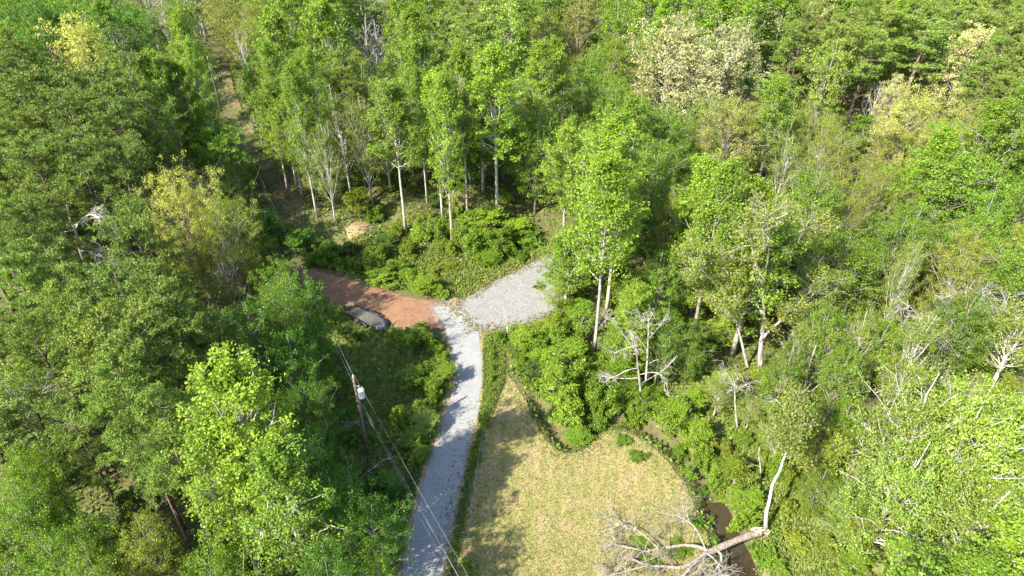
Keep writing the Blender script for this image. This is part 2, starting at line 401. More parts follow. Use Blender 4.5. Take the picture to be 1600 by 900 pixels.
    if K['leaves']:
        nleaf = K['leaves'] if not lo else int(K['leaves']*.42)
        size = K['ls'] if not lo else K['ls']*1.5
        C = np.array([c for c, _ in clumps]); Wt = np.array([q for _, q in clumps])
        Wt = Wt*rg.uniform(.35, 1.5, len(Wt)); 
        idx = rg.choice(len(C), nleaf, p=Wt/Wt.sum())
        rc = K['rc']*rg.uniform(.7, 1.35, len(C))
        dirs = unit(rg.normal(size=(nleaf, 3))); rad = rg.uniform(0, 1, nleaf)**.5
        flat = {'pine': .26, 'tulip': .75, 'broad': .6, 'oak': .6}.get(kind, .7)
        off = dirs*rad[:, None]*rc[idx][:, None]*np.array([1, 1, flat])
        P = C[idx]+off
        ctr = np.array([0, 0, H*(cb+.45*(1-cb))]); out = unit(P-ctr)
        if kind == 'pine':
            V, F = needle_tufts(P, out, size, 6 if not lo else 5, rg); k = 6 if not lo else 5
            ct = rg.uniform(.2, .8, len(C)); tone = np.repeat(np.clip(ct[idx]*.6+rg.uniform(0, .5, nleaf), 0, 1), k)
        else:
            V, F = leaf_cards(P, out, size, rg=rg)
            ct = rg.uniform(.15, .85, len(C)); tone = np.clip(ct[idx]*.5+rg.uniform(-.05, .55, nleaf), 0, 1)
        cm = np_mesh('crown_'+kind, V, [F], M_NEEDLE if kind == 'pine' else M_LEAF, tone)
    # measured height and width so that copies can be sized exactly
    src = V if cm is not None else np.concatenate(T.V)
    top = float(np.percentile(src[:, 2], 99.8)); wd = float(np.percentile(np.hypot(src[:, 0], src[:, 1]), 96)*2)
    return tm, cm, top, wd
PROTO = {}
NP = dict(tulip=5, broad=5, pine=5, oak=4, sparse=5, bare=4, sapling=3, poplar=4)
for kd, n in NP.items():
    for lo in (False, True):
        if kd in ('sapling', 'poplar') and lo: continue
        PROTO[kd, lo] = [build_tree(kd, 10*i+(5 if lo else 1), lo) for i in range(n)]

def build_shrub(seed, n=2600, ls=.2, spiky=False):
    rg = np.random.default_rng(900+seed); T = Tubes(); cl = []
    for i in range(20):
        az = rg.uniform(0, 6.28); el = R(rg.uniform(15, 85)); l = rg.uniform(.35, 1.0)*(1.3 if i % 6 == 0 else 1)
        dd = np.array([math.cos(az)*math.cos(el), math.sin(az)*math.cos(el), math.sin(el)])
        e = dd*np.array([1.0, 1.0, 1.15])*l
        T.tube([np.zeros(3), e*.55+rg.normal(0, .05, 3), e], [.025, .016, .007], 3, cap=False)
        cl.append(e*.95); cl.append(e*.6+rg.normal(0, .08, 3))
        for _ in range(2): cl.append(e*rg.uniform(.6, .95)+rg.normal(0, .16, 3))
    C = np.array(cl); C[:, 2] = np.abs(C[:, 2])+.05
    idx = rg.integers(0, len(C), n)
    P = C[idx]+unit(rg.normal(size=(n, 3)))*(rg.uniform(0, 1, n)**.5)[:, None]*(.13+.2*rg.uniform(0, 1, len(C))**2)[idx][:, None]
    P[:, 2] = np.maximum(P[:, 2], .03)
    V, F = leaf_cards(P, unit(P), ls*.55, rg=rg)
    ct = rg.uniform(.1, .9, len(C)); tone = np.clip(ct[idx]*.5+rg.uniform(0, .5, n), 0, 1)
    return T.mesh('stems_shrub', M_BARK), np_mesh('foliage_shrub', V, [F], M_LEAF, tone)
SHRUB = [build_shrub(i, 3000, .19) for i in range(5)]
SHRUB_WIDE = [build_shrub(20+i, 11000, .105) for i in range(4)]

BARKS = dict(pale=(.46, .43, .38), grey=(.30, .27, .235), dark=(.10, .08, .065), pine=(.20, .15, .12), silver=(.50, .48, .45))
LEAVES = dict(T=(.178, .272, .018), G=(.142, .236, .014), E=(.098, .21, .014), P=(.150, .212, .032), Y=(.33, .345, .075),
              W=(.43, .41, .20), O=(.20, .24, .022), S=(.18, .242, .016), L=(.215, .30, .040), D=(.07, .13, .018), B=(.3, .25, .2))
LET2KIND = dict(T='tulip', G='broad', E='broad', P='pine', Y='oak', W='oak', O='oak', S='sparse', B='bare', L='broad', D='pine')
NAMES = dict(tulip='tulip_tree', poplar='tulip_tree', broad='broadleaf_tree', pine='pine_tree', oak='oak_tree', sparse='sparse_tree', bare='bare_tree', sapling='sapling')
ALL = []          # every tree that still needs a label: dict(root, px, py, look)
def add_tree(letter, x, y, h, wd, label=None, kind=None, bark=None, tint=1.0, lo=None, lean=(0, 0), name=None, seed=None):
    kind = kind or LET2KIND[letter]
    if lo is None: lo = y > 115
    if kind in ('sapling', 'poplar'): lo = False
    ps = PROTO[kind, lo]; tm, cm, top, w0 = ps[(seed if seed is not None else random.randrange(99)) % len(ps)]
    root = empty(name or NAMES[kind], (x, y, ground_h(x, y)-.05), random.uniform(0, 6.28))
    s, sh = h/top, wd/w0
    t = link('trunk', tm, root); t.scale = (sh, sh, s)
    bc = bark or dict(poplar='pale', tulip='pale', broad='grey', pine='pine', oak='grey', sparse='silver', bare='silver', sapling='grey')[kind]
    k = random.uniform(.8, 1.2); c = BARKS[bc]; t.color = (c[0]*k, c[1]*k, c[2]*k, 1)
    if cm:
        cr = link('crown', cm, root); cr.scale = (sh, sh, s)
        lc = LEAVES[letter]; v = tint*random.uniform(.82, 1.18); hs = random.uniform(-.09, .06)
        cr.color = (lc[0]*v*(1+hs), lc[1]*v, lc[2]*v*(1-hs*.5), 1)
    if lean != (0, 0):
        root.rotation_euler = (R(lean[1]), R(lean[0]), root.rotation_euler[2])
    px, py, dep = project(x, y, h*.8)
    look = {'T': 'bright green tulip tree', 'G': 'mid green leafy tree', 'E': 'emerald green leafy tree', 'P': 'dark olive pine', 'Y': 'golden yellow oak',
            'W': 'cream coloured oak', 'O': 'olive yellow oak', 'S': 'thinly leafed tree',
            'B': 'leafless grey tree', 'L': 'lime green leafy tree', 'D': 'dark green pine'}[letter]
    if kind == 'sapling': look = 'small young leafy tree'
    rec = dict(root=root, px=px, py=py, look=look, x=x, y=y, w=wd, h=h, label=label, kind=kind, tall=h)
    ALL.append(rec)
    return root
def T_top(letter, cx, topy, wpx, h, label=None, **kw):
    x, y = unproj0(cx, topy, h)
    x, y = unproj0(cx, topy, h+ground_h(x, y))
    dep = (CAM_H-h*.7)*sp+y*cp
    return add_tree(letter, x, y, h, wpx*dep/FPX, label, **kw)
def T_base(letter, bx, by, h, wm, label=None, **kw):
    x, y = unproject(bx, by)
    return add_tree(letter, x, y, h, wm, label, **kw)

# ------------------------------------------------------------------ the ground
xs = np.unique(np.concatenate([np.linspace(-3000, -260, 12), np.arange(-260, -40, 4.), np.arange(-40, 45, .7), np.arange(45, 264, 4.), np.linspace(264, 3000, 12)]))
ys = np.unique(np.concatenate([np.linspace(-600, -20, 8), np.arange(-20, 26, 4.), np.arange(26, 112, .7), np.arange(112, 420, 4.), np.linspace(420, 4000, 14)]))
G = np.array([[ground_h(x, y) for x in xs] for y in ys])
XX, YY = np.meshgrid(xs, ys)
V = np.stack([XX, YY, G], -1).reshape(-1, 3); nx, ny = len(xs), len(ys)
ii = np.arange(nx*ny).reshape(ny, nx)
F = np.stack([ii[:-1, :-1], ii[:-1, 1:], ii[1:, 1:], ii[1:, :-1]], -1).reshape(-1, 4)
tag(link('ground', np_mesh('ground', V, [F], M_FOREST, smooth=True)), kind='structure')

def ragged(poly, step=.5, amp=.25, seed=0, closed=True):
    rg = np.random.default_rng(seed); out = []
    n = len(poly)
    for i in range(n if closed else n-1):
        a = np.array(poly[i]); b = np.array(poly[(i+1) % n]); m_ = max(1, int(np.linalg.norm(b-a)/step))
        nn = np.array([-(b-a)[1], (b-a)[0]])/(np.linalg.norm(b-a)+1e-6)
        for k in range(m_):
            p = a+(b-a)*k/m_
            s = len(out)
            out.append(p+nn*(rg.normal(0, amp*.5)+amp*.6*math.sin(s*.35+seed)))
    return out
def smooth_line(pts, it=2):
    P = [np.array(p, float) for p in pts]
    for _ in range(it):
        Q = [P[0]]
        for a, b in zip(P[:-1], P[1:]): Q += [a*.75+b*.25, a*.25+b*.75]
        Q.append(P[-1]); P = Q
    return P
def smooth_loop(pts, it=2):
    P = [np.array(p, float) for p in pts]
    for _ in range(it):
        Q = []
        for i in range(len(P)):
            a, b = P[i], P[(i+1) % len(P)]; Q += [a*.75+b*.25, a*.25+b*.75]
        P = Q
    return P
def sheet(name, poly, z, mat, kind='structure'):
    vs = [Vector((p[0], p[1], 0)) for p in poly]
    tris = tessellate_polygon([vs])
    V = np.array([[p[0], p[1], z] for p in poly]); F = []
    for t in tris:
        a, b, c = [V[i][:2] for i in t]
        cr = (b[0]-a[0])*(c[1]-a[1])-(b[1]-a[1])*(c[0]-a[0])
        F.append(t if cr > 0 else (t[0], t[2], t[1]))
    o = link(name, np_mesh(name, V, [np.array(F)], mat)); tag(o, kind=kind); return o
def W_(pts): return [unproj0(*p) for p in pts]
# the gravel drive, from its measured left and right edges
road_px = [(480,676,716),(500,690,738),(520,698,747),(530,701,749),(560,707,754),(580,709,754),(600,709,753),(650,697,747),(700,679,732),(750,663,721),(800,650,711),(850,638,701),(900,625,691),(960,609,678),(1040,587,660)]
left = smooth_line(W_([(a, y) for y, a, b in road_px])); right = smooth_line(W_([(b, y) for y, a, b in road_px]))
road_poly = ragged(left, .35, .10, 1, False)+[left[-1]]+ragged(right[::-1], .35, .10, 2, False)+[right[-1*len(right)]]
lsh = smooth_line(W_([(a-14 if y > 520 else a-2, y) for y, a, b in road_px])); rsh = smooth_line(W_([(b+11 if y > 520 else b+2, y) for y, a, b in road_px]))
sh_poly = ragged(lsh, .4, .36, 3, False)+[lsh[-1]]+ragged(rsh[::-1], .4, .36, 4, False)
field_px = [(786,572),(797,590),(812,612),(826,642),(842,670),(862,697),(886,711),(914,706),(932,684),(958,668),(990,678),(1022,700),(1052,732),(1076,768),(1092,802),(1102,838),(1110,872),(1118,930),(1130,1020),(650,1020),(680,960),(697,890),(708,830),(722,762),(736,705),(752,668),(766,640),(778,610)]
field_poly = ragged(smooth_loop(W_(field_px), 2), .5, .16, 5)
dirt_px = [(425,398),(455,412),(490,421),(530,433),(565,442),(605,455),(645,466),(680,473),(712,483),(722,500),(700,520),(690,512),(668,517),(640,520),(606,512),(575,492),(545,476),(520,470),(492,458),(460,440),(430,420)]
dirt_poly = ragged(smooth_loop(W_(dirt_px), 1), .4, .22, 6)
pad_px = [(712,486),(716,472),(735,462),(756,446),(776,432),(800,424),(822,412),(846,402),(868,400),(900,410),(915,440),(900,475),(872,492),(850,500),(822,503),(800,511),(772,515),(748,521),(738,512),(726,500)]
pad_poly = ragged(smooth_loop(W_(pad_px), 1), .4, .3, 7)
verge_px = [(700,486),(712,470),(740,452),(770,428),(800,414),(850,392),(900,396),(935,420),(930,480),(890,505),(850,512),(800,520),(780,535),(786,565),(786,620),(762,690),(745,760),(728,840),(712,920),(700,1020),(650,1020),(676,950),(700,830),(722,740),(748,650),(757,590),(757,545),(748,515),(735,498)]
verge_poly = ragged(smooth_loop(W_(verge_px), 1), .5, .3, 8)
sheet('grass_verge', verge_poly, .012, M_MEADOW)
sheet('bare_soil', ragged(smooth_loop(W_([(696,480),(708,464),(735,448),(770,428),(800,410),(850,392),(872,392),(870,405),(800,430),(740,470),(748,500),(756,524),(742,532),(726,508),(706,492)]), 1), .4, .35, 19), .018, M_SHOULDER)
sheet('field', field_poly, .024, M_FIELD)
sheet('path_shoulder', sh_poly, .036, M_SHOULDER)
sheet('dirt_track', dirt_poly, .048, M_DIRT)
sheet('gravel_yard', pad_poly, .060, M_PAD)
sheet('road', road_poly, .072, M_GRAVEL)
# a grassy opening among the trees east of the creek and the rough grass at the bottom right
sheet('clearing', ragged(smooth_loop(W_([(1030,560),(1105,545),(1130,575),(1110,615),(1120,650),(1180,680),(1230,720),(1280,790),(1340,830),(1400,880),(1450,1010),(1215,1010),(1200,900),(1178,850),(1150,790),(1100,720),(1060,680),(1030,640),(1010,600)])), .6, .5, 9), .014, M_MEADOW)
# grassy strip under the power line beside the drive
sheet('pole_strip', ragged(smooth_loop(W_([(460,450),(500,470),(545,490),(600,520),(650,540),(640,620),(650,680),(620,760),(600,820),(560,780),(530,700),(490,600),(450,520)])), .6, .5, 10), .010, M_MEADOW)
# the leaf-strewn corridor going up through the woods, draped on the ground
cor_px = [(425,398,20),(440,370,30),(455,350,34),(462,325,34),(445,300,34),(425,275,30),(408,250,26),(395,225,22),(380,195,20),(366,170,16),(358,140,14),(352,110,12),(350,80,10)]
cl_ = smooth_line([(unproject(a, b)) for a, b, c in cor_px], 2); wd_ = np.interp(np.linspace(0, 1, len(cl_)), np.linspace(0, 1, len(cor_px)), [c*(CAM_H/ (math.sin(math.atan2(1,1))+0.0001))/FPX*0+c/2*((CAM_H*sp+unproject(a, b)[1]*cp)/FPX) for a, b, c in cor_px])
VV = []; 
for i, p in enumerate(cl_):
    q = cl_[min(i+1, len(cl_)-1)]-cl_[max(i-1, 0)]; q = q/np.linalg.norm(q); nn = np.array([-q[1], q[0]])
    for k in range(-3, 4):
        e = p+nn*wd_[i]*k/3*(1+.15*math.sin(i*1.1+k)); VV.append((e[0], e[1], ground_h(e[0], e[1])+.10+.02*math.sin(i*2.)))
FF = [(i*7+k, i*7+k+1, (i+1)*7+k+1, (i+1)*7+k) for i in range(len(cl_)-1) for k in range(6)]
FF = [(a, d_, c, b) for a, b, c, d_ in FF]
tag(link('woodland_track', np_mesh('woodland_track', VV, [np.array(FF)], M_TRACK, smooth=True)), kind='structure')
# creek water follows the ditch
ck = smooth_line(creek[10:], 2); VV = []
for i, p in enumerate(ck):
    q = ck[min(i+1, len(ck)-1)]-ck[max(i-1, 0)]; q = q/np.linalg.norm(q); nn = np.array([-q[1], q[0]])
    for s_ in (-1, 1): VV.append((*(p+nn*s_*1.35), -.72))
FF = [(2*i, 2*i+2, 2*i+3, 2*i+1) for i in range(len(ck)-1)]
tag(link('creek_water', np_mesh('creek_water', VV, [np.array(FF)], M_WATER)), kind='structure')

# ------------------------------------------------------------------ open regions (in the photograph's pixels) that crowns must not cover
def inside(px, py, poly):
    c = False; j = len(poly)-1
    for i in range(len(poly)):
        xi, yi = poly[i][0], poly[i][1]; xj, yj = poly[j][0], poly[j][1]
        if (yi > py) != (yj > py) and px < (xj-xi)*(py-yi)/(yj-yi)+xi: c = not c
        j = i
    return c
OPEN = [
 [(a-4, y) for y, a, b in road_px]+[(b+4, y) for y, a, b in road_px[::-1]],
 [(455,408),(700,470),(720,500),(700,530),(640,525),(600,520),(540,490),(500,468),(460,440)],
 [(700,480),(730,452),(800,415),(850,398),(880,400),(885,440),(880,500),(850,520),(760,530)],
 [(757,545),(790,560),(830,630),(870,690),(905,700),(945,655),(1000,668),(1060,710),(1110,770),(1170,830),(1195,870),(1200,1020),(640,1020),(700,850),(745,700),(757,600)],
 [(470,450),(545,490),(640,520),(700,500),(700,640),(660,760),(630,850),(600,860),(560,760),(520,700),(490,590),(470,520)],
 [(334,150),(365,150),(385,200),(420,250),(455,300),(540,345),(600,360),(640,352),(700,352),(840,340),(880,395),(720,470),(600,450),(470,400),(440,340),(405,290),(385,245),(350,200)],
 [(1035,570),(1100,565),(1100,605),(1080,640),(1035,625)], [(1110,660),(1165,705),(1160,760),(1200,800),(1250,800),(1320,860),(1330,1000),(1190,1000),(1170,850),(1100,720),(1070,670)],
 [(308,82),(364,82),(384,188),(316,188)],
 [(840,540),(930,560),(1000,640),(960,660),(930,690),(880,700),(840,640),(790,570),(790,530)],
]
def blocked(x, y, h, wd, cb=.3):
    g = ground_h(x, y)
    pts = [project(x, y, g)]
    for f in (1.0, .8, .6, .4):
        z = g+h*f
        for k in (-.42, 0, .42):
            if f == 1.0 and k: continue
            pts.append(project(x+wd*k, y, z))
    # camera facing side of the crown
    pts.append(project(x, y-wd*.4, g+h*.45))
    for px, py, dp in pts:
        for p in OPEN:
            if inside(px, py, p): return True
    return False

# ------------------------------------------------------------------ trees picked out in the photograph
T_top('Y', 105, 20, 105, 22, 'golden yellow oak with a broad domed crown behind the dark pines, upper left', seed=0, tint=1.2)
T_top('L', 110, 45, 30, 16, 'small lime green tree in front of the golden domed oak', kind='broad')
T_top('E', 45, -8, 70, 20, 'emerald leafy tree left of the golden domed oak, nearer the corner', seed=1)
T_top('E', 88, -6, 60, 20, 'emerald leafy tree touching the top edge above the golden domed oak')
T_top('E', 20, 45, 55, 18, 'dark emerald tree on the left edge above the pines')
T_top('T', 155, 0, 46, 20, 'bright green tree on the top edge right of the golden domed oak')
T_top('B', 175, 32, 44, 15, 'greyish pink leafless tree between the golden oak and the round green tree')
T_top('E', 228, 16, 50, 15, 'round dark green tree left of the tall pale tulip tree, upper left', kind='broad', seed=2)
T_top('T', 272, 12, 56, 27, 'tall pale green tulip tree standing left of the far utility pole', seed=0, tint=1.15)
T_top('T', 290, 60, 42, 24, 'pale tulip tree just right of the tallest one by the far utility pole', seed=3, tint=1.1)
T_top('T', 228, 78, 62, 24, 'wide tulip tree left of the far utility pole, bright against dark pines', seed=1, tint=1.1)
T_top('T', 268, 92, 54, 22, 'tulip tree directly left of the far utility pole with grey limbs showing', seed=2)
T_top('G', 285, 168, 90, 13, 'low spreading bright green tree beside the woodland track, its left half', seed=0, tint=1.35)
T_top('G', 335, 192, 100, 12, 'low spreading bright green tree beside the woodland track, its right half', seed=1, tint=1.25)
T_top('Y', 255, 256, 115, 22, 'yellow flowering oak among the pines above the dead silver tree', seed=1, tint=1.2)
T_top('O', 330, 285, 110, 20, 'olive yellow oak joined to the yellow flowering oak on its right', seed=2, tint=1.25)
T_top('O', 300, 370, 80, 16, 'olive yellow oak below the yellow flowering one, by bare brown twigs', seed=3, tint=.85)
T_top('B', 372, 40, 42, 14, 'pinkish grey leafless tree right of the far utility pole')
T_top('B', 340, 395, 60, 12, 'brown leafless thicket tree between pines and the left leafy belt', seed=1)
T_top('T', 415, 55, 52, 24, 'pointed tulip tree right of the woodland track, leftmost of the tall row', seed=4)
T_top('T', 448, 92, 50, 24, 'bright pointed tulip tree second in the row right of the woodland track', seed=3)
T_top('T', 478, 76, 44, 25, 'slim pointed tulip tree in the row right of the woodland track', seed=0)
T_top('T', 414, 130, 56, 18, 'leafy tulip tree leaning over the woodland track, lower in the row', seed=1)
T_top('T', 440, 145, 60, 17, 'shorter tulip tree at the foot of the row by the woodland track', seed=2)
T_top('S', 520, 120, 90, 20, 'grey brown thinly leafed tree right of the tulip row', seed=0, tint=.8)
T_top('S', 560, 150, 70, 19, 'second grey brown thin tree above the sandy bank', seed=1, tint=.8)
T_top('S', 495, 180, 60, 17, 'slender thin tree with pale leaning trunk above the track bend', seed=2)
T_top('B', 560, 2, 70, 17, 'beige leafless crown on the top edge left of centre', seed=2)
T_top('B', 585, 20, 50, 17, 'beige leafless crown beside another beneath the top edge', seed=3)
T_top('T', 718, 48, 52, 27, 'tallest pointed tulip tree left of centre, bright tip above neighbours', seed=1)
T_top('T', 690, 105, 62, 26, 'broad shouldered tulip tree just below the tallest one near centre', seed=2)
T_top('T', 650, 108, 40, 22, 'small domed tulip tree left of the broad shouldered one', seed=3)
T_top('P', 740, 18, 90, 20, 'olive pine behind the tallest tulip tree near centre', seed=1)
T_top('P', 700, 20, 60, 19, 'brownish pine left of the olive one near the top centre', seed=2)
T_top('L', 795, -8, 100, 22, 'lime green willow-like tree on the top edge near centre', seed=1)
T_top('Y', 905, -2, 80, 18, 'yellowish oak on the top edge right of centre', seed=0, tint=.75)
T_top('O', 850, 2, 60, 17, 'olive yellow oak left of the yellowish oak on the top edge', seed=1)
T_top('W', 1055, 22, 150, 22, 'big cream coloured oak, left dome of the pale group upper right', seed=0)
T_top('W', 1150, 18, 140, 22, 'big cream coloured oak, right dome of the pale group upper right', seed=1, tint=.9)
T_top('W', 1100, 60, 130, 19, 'cream oak filling the lower middle of the pale group', seed=2, tint=.9)
T_top('W', 1175, 75, 60, 15, 'pinkish cream oak on the right flank of the pale group', seed=3, tint=.85)
T_top('E', 1165, 95, 34, 14, 'small dark evergreen poking out before the pale group', kind='sapling', tint=.6)
T_top('Y', 1155, 135, 125, 20, 'greenish yellow oak below the cream group', seed=2, tint=.75)
T_top('L', 1308, 56, 80, 21, 'round lime green tree standing alone before pines, upper right', seed=3, tint=1.0)
T_top('W', 1537, 26, 95, 21, 'white flowering tree among pines near the top right corner', seed=1, tint=1.15)
T_top('W', 1408, 104, 46, 14, 'small cream flowering tree above the golden oak, upper right', seed=2)
T_top('B', 1378, 125, 40, 13, 'pinkish leafless tree left of the golden oak, upper right', seed=0)
T_top('Y', 1440, 118, 110, 20, 'golden oak below the pines, upper right', seed=3, tint=1.25)
T_top('Y', 1512, 148, 90, 19, 'orange tinged oak adjoining the golden one, upper right', seed=0, tint=1.1)
T_top('O', 1420, 180, 90, 14, 'rust tinged thin oak below the golden oak, upper right', seed=1, tint=1.1)
T_top('P', 1460, 22, 110, 21, 'broad layered pine between lime tree and white flowering tree', seed=0)
T_top('P', 1370, 40, 80, 20, 'olive pine right of the round lime green tree', seed=3)
T_top('P', 1250, 30, 80, 20, 'olive pine left of the round lime green tree', seed=4)
T_top('P', 1560, 80, 90, 19, 'olive pine below the white flowering tree, right edge', seed=1)
T_top('T', 1575, 150, 90, 22, 'bright green tree on the right edge below the pines', seed=3, tint=1.1)
T_top('T', 1490, 195, 80, 20, 'bright green tree below the golden oak group', seed=4, tint=1.1)
T_top('G', 1500, 225, 150, 17, 'wide fresh green tree right of the brown twiggy gap', seed=2, tint=1.25)
# trunks that show
T_base('T', 928, 558, 27.0, 8.0, 'tall tulip tree with a long white trunk right of the gravel yard', seed=0, tint=.95, kind='poplar')
T_base('T', 634, 362, 24, 7.5, 'tulip tree with a white trunk above the sandy bank', seed=1, kind='poplar')
T_base('T', 692, 345, 23, 7.0, 'tulip tree with a slim white trunk, middle of three above the bushes', seed=2, kind='poplar')
T_base('T', 777, 343, 27, 8.5, 'tall tulip tree with a straight white trunk left of the yard', seed=3, tint=1.1, kind='poplar')
T_base('T', 838, 275, 23, 7.0, 'tulip tree with bare pale lower trunk in deep shade', seed=4, kind='poplar')
T_base('T', 857, 262, 23, 6.5, 'tulip tree behind the one with bare pale trunk in shade', seed=0, kind='poplar')
T_base('S', 497, 315, 14, 4.0, 'thin leaning pale tree at the edge of the track bend', seed=3, lean=(-3, 0))
T_base('S', 1368, 537, 15, 3.6, 'thin white leaning tree, left of a close pair in the right-hand wood', seed=3, lean=(4, 0))
T_base('S', 1386, 528, 16, 3.6, 'thin white leaning tree, right of a close pair in the right-hand wood', seed=4, lean=(5, 0))
T_base('S', 1316, 626, 13, 3.6, 'slim white tree below the close pair of leaning ones', seed=0, lean=(3, 0))
T_base('S', 1385, 655, 14, 5, 'slim white tree just left of the big lime crown', seed=1, lean=(2, 0))
T_base('S', 1205, 345, 17, 5, 'white stemmed thin tree in the upper part of the right-hand wood', seed=4)
T_base('S', 1255, 620, 12, 7, 'low olive thin tree behind the dead multi-stemmed one', seed=2)
# low leafy trees between the creek and the lime crowns
for i, (a, b, c, h, L_, lab) in enumerate([(1235,640,80,8,'S','low olive tree above the top of the curved white tree'),(1300,665,80,8,'O','low olive tree right of the curved white tree'),
  (1290,735,70,6,'G','small leafy tree between the curved white tree and the lime crowns'),(1340,620,80,10,'G','leafy tree just left of the slim white tree by the lime crown'),(1240,540,80,11,'G','leafy tree right of the foot of the forked white trunk'),
  (1300,470,90,13,'G','leafy tree left of the close leaning pair'),(1130,590,50,6,'S','wispy thin tree on the right rim of the grass opening'),(1090,500,70,9,'G','leafy tree behind the grass opening'),(1045,470,80,12,'G','leafy tree right of the long white trunk, low'),
  (1000,440,80,14,'T','leafy bright tree next to the long white trunk'),(970,500,60,8,'G','small leafy tree at the right foot of the long white trunk'),(890,360,80,12,'T','leafy tree overhanging the right end of the gravel yard'),(875,420,60,6,'L','pale leafy tree overhanging the gravel yard, nearest it'),
  (1400,480,90,12,'G','leafy tree right of the close leaning pair'),(1330,545,80,11,'G','leafy tree between the close leaning pair and slim white tree'),(1420,560,60,8,'S','thin olive tree at the left foot of the dead silver group'),(1360,790,70,7,'O','low olive tree at the left edge of the lime crowns'),
  (1180,620,50,5,'S','low wispy tree right of the short white snag')]):
    T_top(L_, a, b, c, h, lab, kind={'G': 'broad', 'O': 'broad', 'L': 'broad'}.get(L_), seed=i, lo=False)
# near crowns
T_top('L', 1480, 585, 190, 19, 'big lime green tree at the lower right, crown nearest its dead neighbours', seed=0, tint=1.0, lo=False, bark='silver')
T_top('L', 1570, 600, 180, 20, 'big lime green tree on the right edge, lower right', seed=1, tint=1.05, lo=False, bark='silver')
T_top('L', 1440, 690, 170, 15, 'lime green tree with thick white limbs at the bottom right', seed=2, tint=.95, lo=False, bark='silver')
T_top('L', 1560, 745, 210, 15, 'lime green crown in the bottom right corner', seed=3, tint=1.0, lo=False, bark='silver')
T_top('L', 1350, 760, 90, 8, 'small lime green tree with white blossom left of the big crown', seed=4, tint=.95, lo=False, bark='silver')
T_top('T', 345, 555, 150, 25, 'big tulip tree in the lower left with glossy sunlit leaves', seed=1, tint=1.1, lo=False)
T_top('T', 310, 650, 120, 20, 'tulip tree filling the left flank of the big glossy one', seed=2, tint=1.05, lo=False)
T_top('T', 420, 690, 150, 19, 'spreading tulip tree right of the big glossy one at the bottom', seed=3, tint=.9, lo=False)
T_top('E', 370, 470, 120, 18, 'deep green leafy tree above the big glossy tulip tree', seed=0, tint=.85, lo=False)
T_top('E', 440, 520, 100, 15, 'deep green leafy tree left of the near utility pole', seed=1, tint=.8, lo=False)
T_top('E', 455, 428, 90, 16, 'tall deep green tree shading the left end of the red dirt track', seed=2, lo=False)
T_top('G', 425, 440, 90, 18, 'leafy tree behind the deep green one left of the dirt track', seed=0, lo=False)
T_top('E', 478, 492, 70, 12, 'deep green tree over the grass between dirt track and near pole', seed=4, tint=.9, lo=False)
T_top('E', 475, 590, 90, 14, 'dark leafy tree left of the near pole, level with its transformer', seed=1, tint=.9, lo=False)
T_top('E', 470, 660, 90, 15, 'dark leafy tree left of the foot of the near pole', seed=2, tint=.9, lo=False)
T_top('G', 20, 745, 110, 13, 'mid green tree hanging over the left edge near the bottom', seed=2, lo=False)
T_top('G', 50, 830, 120, 11, 'mid green tree in the bottom left corner', seed=3, lo=False)
T_top('G', 120, 860, 100, 10, 'small green tree on the bottom edge near the left corner', seed=1, lo=False)
T_top('G', 425, 395, 70, 13, 'leafy tree at the left end of the red dirt track', seed=3, tint=1.1)
T_top('O', 205, 815, 110, 12, 'yellowish young tree near the bottom left corner', kind='broad', seed=2, tint=1.0, lo=False)
T_top('G', 22, 700, 80, 13, 'mid green tree on the left edge near the bottom', seed=4, tint=1.05, lo=False)
T_top('G', 128, 815, 120, 9, 'mid green tree near the bottom left corner', seed=0, tint=1.0, lo=False)
T_top('G', 320, 860, 110, 10, 'leafy tree cut by the bottom edge below the glossy tulip tree', seed=1, tint=1.2, lo=False)
# pines of the left wood
PN = [(60,92,110,24),(130,96,110,25),(190,74,90,24),(20,110,90,23),(90,130,110,24),(160,135,110,25),(215,140,80,22),(30,190,110,23),(105,200,120,24),(170,215,100,23),
      (25,300,110,24),(200,320,110,22),(20,390,110,21),(95,420,110,20),(170,405,140,22),(235,430,130,22),(280,480,110,20),(145,480,150,22),(215,500,140,22),(30,480,90,21),(155,545,120,22),(220,590,130,21),(285,560,90,18),(196,640,90,17)]
for i, (a, b, c, h) in enumerate(PN):
    T_top('P', a, b, c, h, None, seed=i, lo=(b < 130), tint=1.05 if b > 300 else .9)
T_base('P', 190, 800, 15, 5, 'small pine with a grey trunk over brown litter, lower left', seed=2, lo=False)
T_top('E', 572, 772, 110, 12, 'shaded leafy tree left of the lower drive, nearest the road', seed=3, tint=.9, lo=False)
T_top('E', 520, 735, 110, 14, 'shaded leafy tree between the glossy tulip tree and the lower drive', seed=1, tint=.9, lo=False)
T_top('G', 585, 880, 90, 12, 'shaded leafy tree at the bottom edge left of the drive', seed=2, lo=False)
T_top('E', 500, 850, 120, 15, 'dark leafy tree at the bottom edge below the near pole', seed=4, tint=.9, lo=False)
T_top('G', 590, 1000, 110, 15, 'leafy tree just past the bottom edge beside the drive', seed=0, lo=False)
T_top('G', 530, 1040, 110, 17, 'leafy tree past the bottom edge, farther left of the drive', seed=1, lo=False)
NHERO = len(ALL)
ANCH = [(1192,510,26,62,59.5),(1150,520,22,50,60),(1003,570,40,62,50),(1152,640,16,28,48),(1187,725,14,28,42),(1258,595,40,44,52),(1500,520,90,60,55),(78,690,45,85,43),(140,365,42,40,72),(1225,740,30,90,37)]

